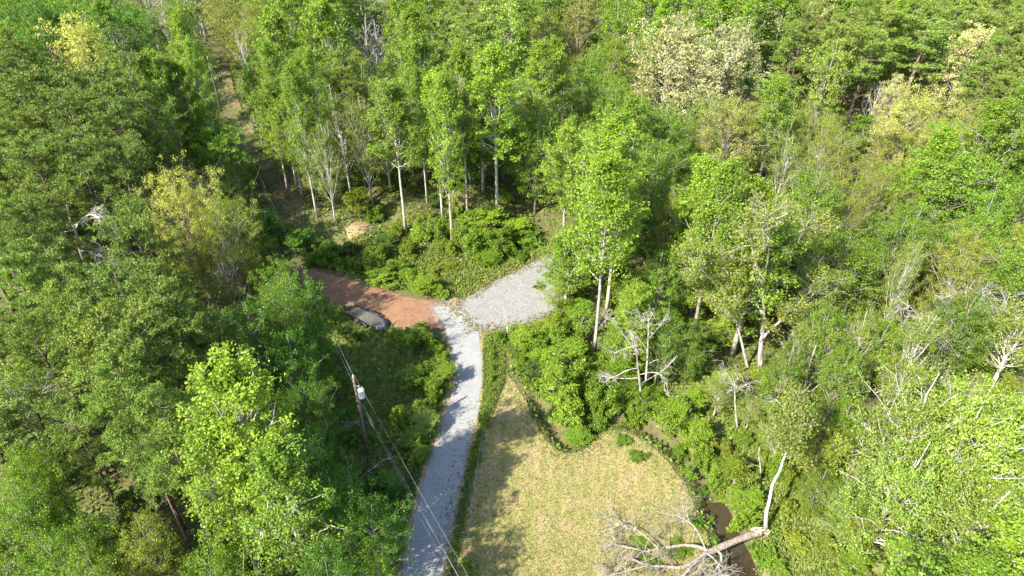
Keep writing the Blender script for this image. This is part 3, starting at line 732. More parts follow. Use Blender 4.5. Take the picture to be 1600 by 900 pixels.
# ------------------------------------------------------------------ the rest of the wood
GRID = [
 ["EEG","EEG","OGB","TOY","TGO","TSB","TGG","POP","TTG","OYG","GTS","OWT","WTP","PPT","PPO","PPP"],
 ["PPE","PPP","TGP","TGB","TTG","SPT","TTG","TTG","TSG","TGG","TGG","OWG","TPO","POO","TTP","PPG"],
 ["PPP","PPG","GPG","GGT","TSS","SSO","TGS","TTG","GTG","TGG","GTG","TGG","GTS","TOO","GTG","GTT"],
 ["PPP","PPP","OPP","GG","GOS","SOG","GTG","TG","TG","TTG","OGT","TGG","GGS","GGT","GGG","GOG"],
 ["PPG","PPP","PPO","GGO","G","G","G","G","GT","GO","GOT","GGT","GSG","GGG","SGG","GGS"],
 ["PPG","PPP","PPG","GEG","EG","G","G","G","GT","GO","OS","SG","GSG","SSG","BSG","BSG"],
 ["PPG","PPG","TTG","TEG","EG","G","G","G","G","G","SO","SO","SOG","STG","TTT","TTT"],
 ["GGP","GPG","TTG","TEG","EG","EG","G","G","G","G","S","SO","SOG","STG","TT","TT"],
 ["GG","OOG","OGT","TG","EG","EG","G","G","G","G","S","S","SO","OG","TT","TT"]]
HT = dict(T=(20, 26), G=(13, 18), E=(14, 18), P=(18, 23), Y=(15, 19), W=(15, 18), O=(13, 17), S=(13, 18), B=(11, 15), L=(13, 17))
WT = dict(T=(6, 8.5), G=(7, 9.5), E=(7, 9.5), P=(6, 8.5), Y=(8, 11), W=(8, 11), O=(6.5, 9), S=(6.5, 9), B=(5, 7), L=(7, 9))
placed = [(r['x'], r['y'], r['w']) for r in ALL]
rf = random.Random(77)
tries = 0
while tries < 26000:
    tries += 1
    y = 22+(rf.random()**.75)*290; x = rf.uniform(-1, 1)*(y*.80+24)
    if math.hypot(x, y) < 1: continue
    px, py, dp = project(x, y, 14)
    if not (-110 < px < 1650 and -30 < py < 1050): continue
    cc = GRID[min(8, max(0, int(py//100)))][min(15, max(0, int(px//100)))]
    letter = rf.choice(cc)
    h = rf.uniform(*HT[letter]); wd = rf.uniform(*WT[letter])
    far = sstep(100, 200, y)
    wd *= 1+.22*far
    sh = 1.0
    if y < 62: h *= .8
    rmin = (.56+.12*far)*wd
    if any((x-a)**2+(y-b)**2 < ((rmin+.5*c*.56*1.2)*.74)**2 for a, b, c in placed): continue
    if blocked(x, y, h, wd):
        h2, w2 = h*.55, wd*.6
        if letter in 'PYWT' or blocked(x, y, h2, w2): continue
        h, wd = h2, w2
    bad_ = False
    # do not hide the picked-out low crowns behind tall fill: skip if it would stand right in front of one
    top = project(x, y, h); mid = project(x, y, h*.6); bad = False
    for (ax_, ay_, aw_, ah_, ad_) in ANCH:     # hand-shaped trees: (pixel centre, half size, distance)
        if y < ad_+1.5 and abs(top[0]-ax_) < aw_+wd*.4*FPX/top[2] and top[1]-4 < ay_+ah_ and project(x, y, h*.2)[1] > ay_-ah_: bad = True
    for r in ALL[:NHERO]:
        if r['label'] and r['y'] > y:
            hp = project(r['x'], r['y'], r['h']*(.62 if r['kind'] in ('tulip', 'poplar', 'bare') else .5)+ground_h(r['x'], r['y']))
            if abs(top[0]-hp[0]) < (r['w']*.42*FPX/hp[2]+wd*.34*FPX/top[2]) and top[1]-4 < hp[1] and mid[1]+10 > hp[1]-r['h']*.4*FPX/hp[2]: bad = True; break
    if bad: continue
    placed.append((x, y, wd))
    add_tree(letter, x, y, h, wd, None)
tries = 0; nu = 0; us = []
while tries < 12000 and nu < 190:
    tries += 1
    y = 50+rf.random()*110; x = rf.uniform(-1, 1)*(y*.8+10); h = rf.uniform(5, 9); wd = rf.uniform(3.2, 5)
    px, py, dp = project(x, y, h*.6)
    if not (0 < px < 1600 and 0 < py < 900) or blocked(x, y, h, wd): continue
    if any((x-a)**2+(y-b)**2 < 3.4**2 for a, b in us) or any((x-a)**2+(y-b)**2 < 2.2**2 for a, b, c in placed): continue
    if any(y < a[4]+1 and abs(px-a[0]) < a[2]+25 and abs(py-a[1]) < a[3]+25 for a in ANCH): continue
    us.append((x, y)); nu += 1
    add_tree(rf.choice('GGETS' if px < 800 else 'GGTGO'), x, y, h, wd, None, kind='sapling')
print('trees', len(ALL), 'heroes', NHERO)

# ------------------------------------------------------------------ shrubs
SH = []
def add_shrub(px, py, wpx, hm, tint='G', label=None, k=1.0, seed=None, name='shrub'):
    x, y = unproject(px, py)
    dep = CAM_H*sp+y*cp; wd = wpx*dep/FPX
    pool = SHRUB_WIDE if wd > 2.6 else SHRUB
    st, fo = pool[(seed if seed is not None else random.randrange(99)) % len(pool)]
    mixed = label is None and hm > 1.5 and random.random() < .38
    if mixed: st, fo, tp_, w0_ = random.choice(PROTO['sapling', False]); 
    root = empty(name, (x, y, ground_h(x, y)-.03), random.uniform(0, 6.28))
    s = wd/2.0; s1, s2 = s*random.uniform(.72, 1.3), s*random.uniform(.8, 1.15); hm *= random.uniform(.8, 1.25)
    if mixed: s1, s2, hm = 1.15*wd/w0_, 1.15*wd/w0_*random.uniform(.75, 1.2), 1.15*hm*1.25/tp_
    a = link('stems', st, root); a.scale = (s1, s2, hm/1.15); a.color = (*BARKS['grey'], 1)
    b = link('foliage', fo, root); b.scale = (s1, s2, hm/1.15)
    lc = LEAVES[tint]; v = k*random.uniform(.85, 1.15); b.color = (lc[0]*v, lc[1]*v, lc[2]*v, 1)
    look = {'G': 'leafy green shrub', 'T': 'bright green shrub', 'L': 'lime green shrub', 'O': 'olive yellow shrub', 'E': 'deep green shrub', 'S': 'dull green shrub', 'D': 'dark green shrub', 'Y': 'yellow shrub', 'W': 'white blossoming shrub'}[tint]
    SH.append(dict(root=root, px=px, py=py, y=y, look=look, label=label, w=wd))
    return root
add_shrub(760, 668, 36, 2.6, 'L', 'lime green sapling-like bush with a round shadow, between drive and field', name='shrub')
add_shrub(742, 722, 42, 1.6, 'G', 'green bush in shade at the drive edge below the lime one')
add_shrub(729, 894, 30, 1.8, 'L', 'bright green bush on the bottom edge between drive and field')
for a, b, c, h, t in [(767,548,16,1.0,'G'),(769,562,16,1.1,'T'),(770,580,15,1.0,'G'),(769,598,14,.9,'T'),(767,614,13,.8,'G'),(765,630,12,.7,'T'),(780,535,30,1.4,'G'),
      (655,535,52,2.6,'T'),(680,550,46,2.3,'T'),(640,545,40,1.8,'G'),(690,570,36,1.8,'T'),(668,590,54,2.6,'T'),(690,600,40,2.0,'T'),(645,600,40,1.8,'G'),(680,625,44,2.2,'T'),(655,645,50,2.2,'T'),(625,660,40,1.8,'T'),(660,675,46,1.9,'L'),(640,700,40,1.8,'G'),(655,720,34,1.6,'G'),(625,720,36,1.5,'G'),(612,770,50,2,'E'),(590,810,60,2.6,'E'),(600,860,60,2.4,'E'),(560,850,80,3,'E'),(570,780,60,2.4,'E'),(530,760,60,2.6,'E'),
      (600,445,46,1.8,'T'),(640,440,50,2.0,'T'),(660,455,46,1.8,'T'),(620,425,50,2.2,'G'),(580,430,44,2.2,'G'),(590,410,50,2.4,'T'),(560,425,40,2,'E'),(530,420,40,2,'E'),(500,412,50,2.2,'G'),(515,400,50,2.4,'E'),(480,395,50,2.6,'E'),(545,395,40,2,'D'),(690,462,30,1.2,'T'),(640,400,44,2,'S'),(675,430,50,1.2,'O'),(700,420,50,1.0,'O'),
      (660,375,60,2.6,'T'),(690,372,50,2.8,'G'),(720,385,60,3,'T'),(750,390,70,3.4,'G'),(770,372,60,3.4,'T'),(790,395,70,3.2,'G'),(810,378,50,3.2,'T'),(830,385,44,2.6,'E'),(740,360,60,3,'T'),(700,395,40,2,'S'),(620,370,40,2.2,'S'),(600,385,40,1.8,'D'),(815,405,36,1.6,'E'),(760,408,40,1.6,'G'),(560,330,46,2.5,'S'),(590,345,40,2.2,'G'),
      (815,540,50,2.6,'T'),(842,560,60,3.2,'G'),(820,575,40,2.6,'G'),(870,550,60,3.0,'G'),(835,600,30,2.2,'D'),(870,625,70,4.2,'T'),(905,610,84,4.6,'T'),(890,660,74,3.8,'T'),(930,640,80,4.0,'G'),(960,615,70,3.4,'G'),(950,650,60,2.8,'T'),(985,640,50,2.4,'T'),(905,690,40,2.2,'G'),(860,655,26,1.8,'D'),(1035,680,56,3.0,'T'),(1000,665,36,1.8,'T'),(995,715,34,.7,'G'),(975,690,36,.6,'G'),
      (1060,715,40,1.8,'G'),(1080,700,44,2.4,'T'),(1095,735,46,2.4,'T'),(1075,745,26,1.0,'G'),(1100,770,24,.9,'E'),(1118,760,50,2.4,'T'),(1145,765,50,2.6,'S'),(1160,800,46,2.2,'T'),(1150,828,34,1.4,'T'),(1110,815,16,.7,'G'),(1116,845,18,.8,'E'),(1195,875,44,1.0,'G'),(1215,890,40,1.2,'T'),(1180,860,22,.7,'E'),(1140,735,46,2.2,'S'),(1170,740,40,1.6,'S'),(1230,760,50,2,'S'),(1265,700,50,2.2,'G'),(1200,655,44,2.4,'G'),(1130,710,40,1.4,'O'),(1110,700,36,1.2,'Y'),
      (860,430,28,.5,'E'),(845,450,30,.45,'G'),(872,470,34,.8,'S'),(885,440,50,2.6,'L'),(880,410,44,2.6,'T'),(900,470,50,3,'T'),(870,505,50,1.6,'S'),(900,510,50,2.4,'S'),(855,525,40,1.6,'S'),(880,530,44,2.4,'G'),(900,545,50,2.8,'S'),
      (1090,820,26,.5,'E'),(1060,860,50,.5,'G'),(1020,880,50,.4,'G'),(1000,850,46,.35,'G'),(1240,850,44,1.0,'O'),(1290,860,50,1.4,'O'),(1330,890,50,1.8,'T'),(1270,800,46,1.6,'S'),(1310,820,50,2,'S'),(850,585,50,3.2,'T'),(880,580,60,3.6,'G'),(920,575,60,3.4,'T'),(860,605,40,3,'G'),(945,590,56,3.2,'G'),(975,600,50,2.8,'T'),(965,640,50,3,'G'),(935,670,44,2.4,'G'),(880,640,60,4,'T'),(812,575,36,1.8,'G'),(826,600,30,1.5,'T'),(838,618,26,1.2,'G'),(1010,650,40,2.4,'G'),(1020,625,40,2.2,'T'),(985,660,34,1.4,'G'),(1118,772,34,1.6,'G'),(1128,782,26,1.0,'T'),(1150,790,36,1.8,'T'),(1168,815,36,1.8,'G'),(1200,700,50,2.2,'S'),(1160,690,46,1.8,'G'),(1225,800,40,1.4,'S'),(1240,720,50,2.2,'O'),(1060,670,40,1.6,'T'),(1330,735,60,2.2,'W'),(1300,770,40,1.4,'W'),
      (480,470,36,1.6,'G'),(500,495,40,1.8,'G'),(520,505,30,1.4,'G'),(535,520,30,1.0,'E'),(560,530,30,.9,'E'),(620,530,36,1.3,'G'),(505,570,44,2,'E'),(490,640,50,2.2,'E'),(540,650,40,1.0,'E'),(530,690,40,1.6,'G'),(500,720,60,2.6,'G'),(560,690,36,.8,'G'),(590,690,34,.8,'G'),(548,740,50,1.4,'E'),(440,440,40,2.4,'G'),(460,460,36,2.2,'G'),(450,490,50,2.6,'E')]:
    add_shrub(a, b, c, h, t, k=.95)
# undergrowth shrubs through the wood where crowns leave gaps
tries = 0; n0 = len(SH); sp_ = []
while tries < 9000 and len(SH)-n0 < 190:
    tries += 1
    y = 30+rf.random()*100; x = rf.uniform(-1, 1)*(y*.8+15)
    px, py, dp = project(x, y, 1)
    if not (0 < px < 1600 and 0 < py < 900): continue
    if any(inside(px, py, p) for p in OPEN): continue
    if any((x-a)**2+(y-b)**2 < 10 for a, b in sp_): continue
    sp_.append((x, y)); add_shrub(px, py, rf.uniform(2.4, 4.5)*FPX/dp, rf.uniform(1.4, 3.2), rf.choice('GGTEDS' if px < 700 else 'GGTSTL'))

# ------------------------------------------------------------------ low cover: undergrowth, grass, stones
def scatter(name, n, region, size, hfun, colfun, mat, up=.4, rgs=3, blades=False, zoff=0.0):
    rg = np.random.default_rng(rgs); P = []; S = []; Tn = []
    while len(P) < n:
        r = region(rg)
        if r is None: continue
        x, y = r; P.append((x, y, ground_h(x, y)+zoff+hfun(rg, x, y)))
    P = np.array(P)
    if blades: V, F = needle_tufts(P, np.tile([0, 0, .8], (n, 1)), size, 4, rg); k = 4
    else: V, F = leaf_cards(P, np.zeros((n, 3)), size, up=up, rg=rg); k = 1
    tone = np.repeat(np.clip(rg.uniform(.05, .95, n), 0, 1), k)
    o = link(name, np_mesh(name, V, [F], mat, tone)); o.color = (*colfun, 1); tag(o, kind='stuff'); return o
def fbm(x, y): return .5+.25*(math.sin(x*.9+1.7*math.sin(y*.45))+math.sin(y*1.1+1.3*math.sin(x*.6+2)))
HARD = [OPEN[0], [(690,465),(730,440),(765,440),(765,530),(735,530)], [(748,520),(790,555),(795,620),(762,700),(735,800),(712,900),(700,960),(690,900),(722,800),(745,700),(757,620)], OPEN[1], [(712,480),(735,460),(800,420),(850,398),(890,405),(885,460),(850,502),(750,520)], field_px]
def under_region(rg):
    y = 24+rg.random()**.8*150; x = rg.uniform(-1, 1)*(y*.78+14)
    px, py, dp = project(x, y, 0)
    for p in HARD:
        if inside(px, py, p): return None
    if rg.random() > .25+fbm(x, y): return None
    if seg_dist(x, y, creek) < (1.5 if y < 42 else .7): return None
    return x, y
o = scatter('undergrowth', 105000, under_region, .34, lambda rg, x, y: rg.random()**1.5*.8*fbm(x, y)+.03, (.125, .20, .02), M_UNDER)
tag(o, 'low leafy undergrowth covering the woodland floor', 'undergrowth')
def open_region(polys, dens=1.0):
    bb = [(min(p[0] for p in q), max(p[0] for p in q), min(p[1] for p in q), max(p[1] for p in q)) for q in polys]
    def f(rg):
        k = rg.integers(0, len(polys)); b = bb[k]; px = rg.uniform(b[0], b[1]); py = rg.uniform(b[2], min(960, b[3]))
        if not inside(px, py, polys[k]): return None
        return unproj0(px, py)
    return f
o = scatter('field_grass', 20000, open_region([field_px]), .10, lambda rg, x, y: .03, (.28, .245, .10), M_GRASS, blades=True, rgs=4)
tag(o, 'short straw coloured mown grass on the field', 'grass')
o = scatter('green_grass', 22000, open_region([field_px]), .12, lambda rg, x, y: .03, (.15, .22, .04), M_GRASS, blades=True, rgs=14)
tag(o, 'short green grass tufts growing through the mown field', 'grass')
rough = [[(757,530),(786,555),(784,600),(764,650),(750,665),(757,620)], [(1020,560),(1110,550),(1115,610),(1190,690),(1210,760),(1260,780),(1340,850),(1370,960),(1200,960),(1180,850),(1100,720),(1010,610)],
         [(470,450),(545,490),(640,520),(700,540),(690,640),(650,760),(620,850),(590,860),(560,760),(520,700),(490,590),(470,520)], [(520,400),(640,350),(830,345),(860,395),(720,468),(600,450),(470,400)],
         [(760,525),(850,505),(900,500),(920,560),(800,560)]]
o = scatter('rough_grass', 42000, open_region(rough), .42, lambda rg, x, y: .05, (.17, .22, .045), M_GRASS, blades=True, rgs=5)
tag(o, 'long rough grass on banks, verges and under the power line', 'grass')
# strip of tufts over the field rim so that it has no ruled edge
fw = field_poly
def rim(rg):
    p = fw[rg.integers(0, len(fw))]; return p[0]+rg.normal(0, .9), p[1]+rg.normal(0, .9)
o = scatter('rim_grass', 3600, rim, .22, lambda rg, x, y: .04, (.18, .20, .06), M_GRASS, blades=True, rgs=6)
tag(o, 'longer green grass along the rim of the mown field', 'grass')
# stones
def stones(name, n, region, smin, smax, mat, label, seed, z=.06):
    rg = np.random.default_rng(seed); Vs = []; Fs = []; b = 0
    base = np.array([[1,0,0],[-1,0,0],[0,1,0],[0,-1,0],[0,0,1],[0,0,-1]], float); fc = np.array([[0,2,4],[2,1,4],[1,3,4],[3,0,4],[2,0,5],[1,2,5],[3,1,5],[0,3,5]])
    while b < n:
        r = region(rg)
        if r is None: continue
        s = rg.uniform(smin, smax)*rg.uniform(.5, 1); a = rg.uniform(0, 3.1)
        v = base*(1+rg.normal(0, .18, (6, 3)))*np.array([s, s*.8, s*.55]); c, q = math.cos(a), math.sin(a)
        v = np.stack([v[:,0]*c-v[:,1]*q, v[:,0]*q+v[:,1]*c, v[:,2]], 1)+np.array([r[0], r[1], ground_h(*r)+z+s*.2])
        Vs.append(v); Fs.append(fc+6*b); b += 1
    o = link(name, np_mesh(name, np.concatenate(Vs), [np.concatenate(Fs)], mat)); tag(o, label, 'stones', kind='stuff')
stones('yard_gravel', 5200, open_region([pad_px]), .03, .09, M_STONE, 'loose grey stones scattered over the gravel yard', 7)
def road_edge(rg):
    P = (left, right, lsh, rsh)[rg.integers(0, 4)]; i = rg.integers(0, len(P)-1); t = rg.random(); p = P[i]*(1-t)+P[i+1]*t
    return p[0]+rg.normal(0, .22), p[1]+rg.normal(0, .22)
stones('drive_gravel', 3800, road_edge, .03, .09, M_STONE, 'loose gravel strewn along both edges of the drive', 8)
def seam(rg):
    px = rg.normal(694, 12); py = rg.normal(486, 11); return unproj0(px, py)
stones('spilled_gravel', 2600, seam, .03, .10, M_STONE, 'grey gravel spilling onto the red dirt at the junction', 18)
def creek_edge(rg):
    P = ck; i = rg.integers(0, len(P)-1); t = rg.random(); p = P[i]*(1-t)+P[i+1]*t
    return p[0]+rg.normal(0, .8), p[1]+rg.normal(0, .8)
stones('creek_stones', 260, creek_edge, .08, .22, M_STONE, 'pale stones lying in the shallow creek bed', 9, z=.1)
# tufts in the yard margin
def yard_edge(rg):
    p = pad_poly[rg.integers(0, len(pad_poly))]; return p[0]+rg.normal(0, .6), p[1]+rg.normal(0, .6)
o = scatter('yard_weeds', 1500, yard_edge, .3, lambda rg, x, y: .07, (.22, .19, .07), M_GRASS, blades=True, rgs=16)
tag(o, 'thin dry weeds along the margin of the gravel yard', 'weeds')
def road_weed(rg):
    r = road_weed0(rg)
    return None if project(r[0], r[1], 0)[1] < 535 else r
def road_weed0(rg):
    P = (lsh, rsh)[rg.integers(0, 2)]; i = rg.integers(0, len(P)-1); t = rg.random(); p = P[i]*(1-t)+P[i+1]*t
    return p[0]+rg.normal(0, .25), p[1]+rg.normal(0, .25)
o = scatter('verge_weeds', 4400, road_weed, .28, lambda rg, x, y: .05, (.12, .19, .035), M_GRASS, blades=True, rgs=17)
tag(o, 'green weeds along both shoulders of the drive', 'weeds')

# ------------------------------------------------------------------ trees with a shape of their own
def at_plane(px, py, y):
    u = (px-800)/FPX; v = (py-450)/FPX; k = y/(cp-v*sp); return np.array([u*k, y, CAM_H-k*(sp+v*cp)])
def grow_twigs(T, pts, rad, rg, n, ln, depth=2, spread=.8, droop=0.0, ends=None):
    pts = np.asarray(pts)
    for i in range(n):
        f = rg.uniform(.25, 1)*(len(pts)-1); k = min(len(pts)-2, int(f)); p = pts[k]*(1-f+k)+pts[k+1]*(f-k)
        dl = unit(pts[k+1]-pts[k]); dd = unit(dl*.8+rg.normal(size=3)*spread)
        l = ln*rg.uniform(.5, 1.2)
        q = [p]; cur = p
        for _ in range(4):
            dd = unit(dd+rg.normal(0, .18, 3)-np.array([0, 0, droop])); cur = cur+dd*l/4
            if cur[2] < .05: cur[2] = .05+rg.random()*.1
            q.append(cur)
        T.tube(q, np.linspace(rad, rad*.35, 5), 4 if rad > .03 else 3, cap=False)
        if ends is not None: ends += [q[-1], q[2]]
        if depth > 0: grow_twigs(T, q, rad*.55, rg, 5, l*.55, depth-1, spread, droop, ends)
def shaped_tree(name, label, trunk, r0, limbs, n_tw=7, l_tw=1.8, leaves=0, leaf='O', bark=(.56, .54, .5), lbark=None, droop=0.0, depth=2, r1=.035, group=None, cat='tree', ls=.17, tw=.035, seed=1, spread=.75, trunk_tw=0):
    rg = np.random.default_rng(seed)
    bx, by = unproject(*trunk[0][:2]); bz = ground_h(bx, by)
    root = empty(name, (bx, by, bz)); off = np.array([bx, by, bz])
    P = np.array(smooth_line([at_plane(p[0], p[1], by+(p[2] if len(p) > 2 else 0))-off for p in trunk], 2)); P[0] = (0, 0, -.1)
    T = Tubes(); T.tube(P, np.linspace(r0, r1, len(P))*np.where(np.arange(len(P)) == 0, 1.25, 1), 8)
    o = link('trunk', T.mesh('shaped_trunk', M_BARK), root); o.color = (*bark, 1)
    ends = []; lb = lbark or bark
    T2 = Tubes()
    if trunk_tw: grow_twigs(T2, P[len(P)//2:], tw*1.3, rg, trunk_tw, l_tw*1.2, depth, spread, droop, ends)
    for li in limbs:
        pts, r = li
        q = np.array(smooth_line([at_plane(p[0], p[1], by+(p[2] if len(p) > 2 else 0))-off for p in pts], 2))
        T = Tubes(); T.tube(q, np.linspace(r, .03, len(q)), 6)
        grow_twigs(T, q[len(q)//4:], min(tw*1.5, r*.6), rg, int(n_tw*1.7), l_tw, depth, spread, droop, ends)
        o = link('limb', T.mesh('shaped_limb', M_BARK), root); o.color = (*lb, 1)
    if T2.n:
        o = link('twigs', T2.mesh('shaped_twigs', M_BARK), root); o.color = (*lb, 1)
    if leaves:
        E = np.array(ends); w = rg.integers(0, len(E), leaves); C = E[w]+unit(rg.normal(size=(leaves, 3)))*(rg.uniform(0, 1, leaves)**.5)[:, None]*.55
        V, F = leaf_cards(C, np.zeros((leaves, 3)), ls, rg=rg); ct = rg.uniform(.1, .8, len(E))
        o = link('crown', np_mesh('shaped_crown', V, [F], M_LEAF, np.clip(ct[w]*.5+rg.uniform(0, .5, leaves), 0, 1)), root); o.color = (*LEAVES[leaf], 1)
    tag(root, label, cat, group); return root
SIL = (.43, .41, .38)
shaped_tree('forked_tree', 'olive tree with a thick white forked trunk right of the grass opening', [(1188,578),(1188,545),(1192,515),(1194,480),(1190,445),(1193,410,1)], .36,
  [([(1192,528),(1206,512,-.5),(1220,502,-1),(1238,488,-1)], .2), ([(1193,492),(1180,472,.5),(1168,455,1),(1150,432,1.5),(1140,410,2)], .16), ([(1193,470),(1200,440,1),(1208,405,1.5),(1222,372,2)], .14),
   ([(1190,445),(1182,420,0),(1176,395,-1),(1172,370,-1.5)], .12), ([(1190,500),(1172,490,-1),(1150,480,-2),(1128,470,-3)], .1), ([(1193,430),(1202,400,-1),(1200,365,-2),(1196,340,-2)], .11), ([(1160,445,1),(1140,440,2),(1115,430,3),(1095,405,3)], .08), ([(1222,372,2),(1250,362,2),(1270,352,3)], .06)],
  n_tw=8, l_tw=2.3, leaves=15000, leaf='O', bark=SIL, seed=3, ls=.18)
shaped_tree('mottled_tree', 'tree with leaning mottled trunk left of the thick white forked trunk', [(1168,574),(1162,548),(1156,522),(1148,495),(1140,470),(1128,445)], .2,
  [([(1150,505),(1130,485,1),(1105,462,2),(1085,430,2)], .1), ([(1140,470),(1138,440,-1),(1132,405,-1)], .09), ([(1135,460),(1112,440,-1),(1090,412,-2),(1070,395,-2)], .08), ([(1145,490),(1160,465,-1),(1150,430,-2)], .07)],
  n_tw=8, l_tw=2.2, leaves=9000, leaf='S', bark=(.42, .40, .36), seed=4)
shaped_tree('drooping_tree', 'grey leafless tree with drooping limbs at the grass opening, nearer of two', [(1005,645),(1001,612),(997,575),(994,545),(990,525)], .17,
  [([(997,575),(980,578,-.5),(962,588,-1),(950,592,-1)], .06), ([(999,590),(978,592,0),(958,590,.5),(942,588,.5)], .05), ([(995,550),(975,525,0),(962,505,0),(945,495,0)], .05), ([(1000,585),(1025,580,-.5),(1040,592,-1),(1045,620,-1.5)], .05), ([(993,540),(975,545,.5),(960,552,1)], .04), ([(1000,600),(1018,590,1),(1038,578,1.5),(1058,556,2)], .05)],
  n_tw=4, l_tw=1.1, bark=(.33, .30, .26), lbark=SIL, droop=.05, depth=2, seed=5, group='leafless trees', tw=.026, trunk_tw=9)
shaped_tree('bare_tree', 'pale straight leafless tree behind the grey drooping one at the grass opening', [(1007,618),(1010,585),(1012,550),(1013,520),(1014,500)], .16,
  [([(1011,570),(1028,560,.5),(1045,565,1)], .05), ([(1012,550),(1000,530,.5),(988,520,1)], .04), ([(1013,530),(1026,515,0),(1038,500,0)], .04), ([(1013,515),(1006,500,0),(998,488,0)], .04)],
  n_tw=4, l_tw=1.1, bark=SIL, depth=2, seed=6, group='leafless trees', tw=.026, trunk_tw=12)
shaped_tree('snag', 'short dead snag with white bark in the grass opening', [(1152,668),(1149,640),(1148,612),(1147,598)], .13, [([(1148,615),(1158,606,0),(1166,600,0)], .04), ([(1148,605),(1140,590,0),(1134,580,0)], .035)], n_tw=4, l_tw=1.2, bark=SIL, depth=2, seed=7, cat='dead tree', tw=.026, trunk_tw=8)
shaped_tree('snag', 'small crooked dead snag left of the curved white tree', [(1187,752),(1189,730),(1185,712),(1187,698)], .09, [([(1188,730),(1178,726,0),(1168,728,0)], .03)], n_tw=3, l_tw=.8, bark=SIL, depth=0, seed=8, cat='dead tree', tw=.015)
shaped_tree('dead_tree', 'dead grey multi-stemmed tree right of the grass opening', [(1256,640),(1258,600),(1266,565),(1275,540)], .16,
  [([(1255,630),(1240,605,0),(1222,585,.5),(1212,570,.5)], .09), ([(1255,630),(1250,600,-.5),(1242,572,-1),(1240,545,-1)], .08), ([(1258,620),(1280,600,-1),(1300,592,-1)], .07), ([(1258,615),(1272,585,1),(1292,560,1.5)], .07), ([(1254,635),(1230,625,-1),(1205,618,-2)], .06)],
  n_tw=8, l_tw=1.6, bark=SIL, depth=2, seed=9, cat='dead tree', group='dead silver trees', tw=.024)
for i, (lab, tr, lm) in enumerate([
 ('white forked dead tree above the big lime crown, leftmost of its group', [(1444,602),(1446,592),(1442,580)], [([(1443,586),(1428,556,0),(1412,530,0),(1408,508,0)], .13), ([(1444,588),(1462,570,0),(1468,548,-.5),(1462,520,-.5)], .11), ([(1440,575),(1438,552,.5),(1436,530,1)], .06)]),
 ('dead tree with a long curved limb, second from left above the lime crown', [(1488,592),(1487,568),(1476,548),(1458,530)], [([(1458,530),(1442,510,0),(1434,490,0),(1420,478,0)], .09), ([(1465,538),(1452,520,1),(1440,515,1)], .06), ([(1487,575),(1498,552,.5),(1506,540,.5)], .06)]),
 ('tall silver dead tree with fine twigs in the middle of the dead group', [(1516,560),(1512,530),(1510,500),(1508,470),(1512,445)], [([(1511,520),(1495,498,0),(1480,478,0),(1472,465,0)], .08), ([(1510,505),(1525,485,0),(1535,465,0)], .07), ([(1510,490),(1498,470,.5),(1488,455,1)], .06), ([(1512,535),(1498,520,-.5),(1480,508,-1)], .06)]),
 ('wide silver dead tree right of centre in the dead group', [(1534,562),(1545,535),(1552,510)], [([(1545,535),(1558,505,0),(1570,480,0),(1578,458,0)], .09), ([(1548,525),(1545,498,0),(1540,475,0)], .08), ([(1540,548),(1555,535,-.5),(1575,520,-1)], .06)]),
 ('silver dead tree nearest the right edge, forked low', [(1570,566),(1568,552)], [([(1568,552),(1562,535,0),(1558,520,0)], .07), ([(1569,556),(1584,540,0),(1598,520,0)], .08), ([(1569,555),(1578,530,.5),(1590,505,1)], .06)])]):
    shaped_tree('dead_tree', lab, tr, .2 if i < 2 else .16, lm, n_tw=6, l_tw=1.8, bark=(.46, .44, .41), depth=2, seed=20+i, cat='dead tree', group='dead silver trees', tw=.026, r1=.1 if i < 2 else .03, trunk_tw=5 if i > 1 else 2)
shaped_tree('dead_tree', 'dark leaning dead pine with a bare trunk over the lower left trees', [(108,758),(92,718),(76,682),(62,652),(48,625)], .22,
  [([(76,682),(60,668,0),(40,655,0)], .05), ([(68,665),(84,648,0),(96,635,0)], .05), ([(60,648),(40,632,0),(20,625,0)], .05), ([(54,636),(66,615,0),(72,600,0)], .04), ([(84,700),(100,690,0),(112,684,0)], .03)], n_tw=7, l_tw=2.2, bark=(.075, .065, .055), lbark=(.3, .28, .26), depth=1, seed=31, cat='dead tree', tw=.03, droop=.05)
def raised(label, pts, limbs, z0, seed):
    """dead crown seen between pines: its trunk runs down to the ground below the lowest seen point"""
    x, y = unproj0(pts[0][0], pts[0][1], z0); rg = np.random.default_rng(seed)
    root = empty('dead_tree', (x, y, 0)); off = np.array([x, y, 0])
    P = [np.array([.6, 0, -.1]), np.array([.3, 0, z0*.5])]+[at_plane(a, b, y)-off for a, b in pts]; P = np.array(smooth_line(P, 2))
    T = Tubes(); T.tube(P, np.linspace(.26, .08, len(P)), 8); o = link('trunk', T.mesh('dead_trunk', M_BARK), root); o.color = (.45, .38, .30, 1)
    for q_, r in limbs:
        q = np.array(smooth_line([at_plane(p[0], p[1], y+(p[2] if len(p) > 2 else 0))-off for p in q_], 2)); T = Tubes(); T.tube(q, np.linspace(r, r*.4, len(q)), 5)
        grow_twigs(T, q[len(q)//4:], .035, rg, 11, 1.5, 2, .6, .16)
        o = link('limb', T.mesh('dead_limb', M_BARK), root); o.color = (.52, .49, .47, 1)
    tag(root, label, 'dead tree', 'dead silver trees')
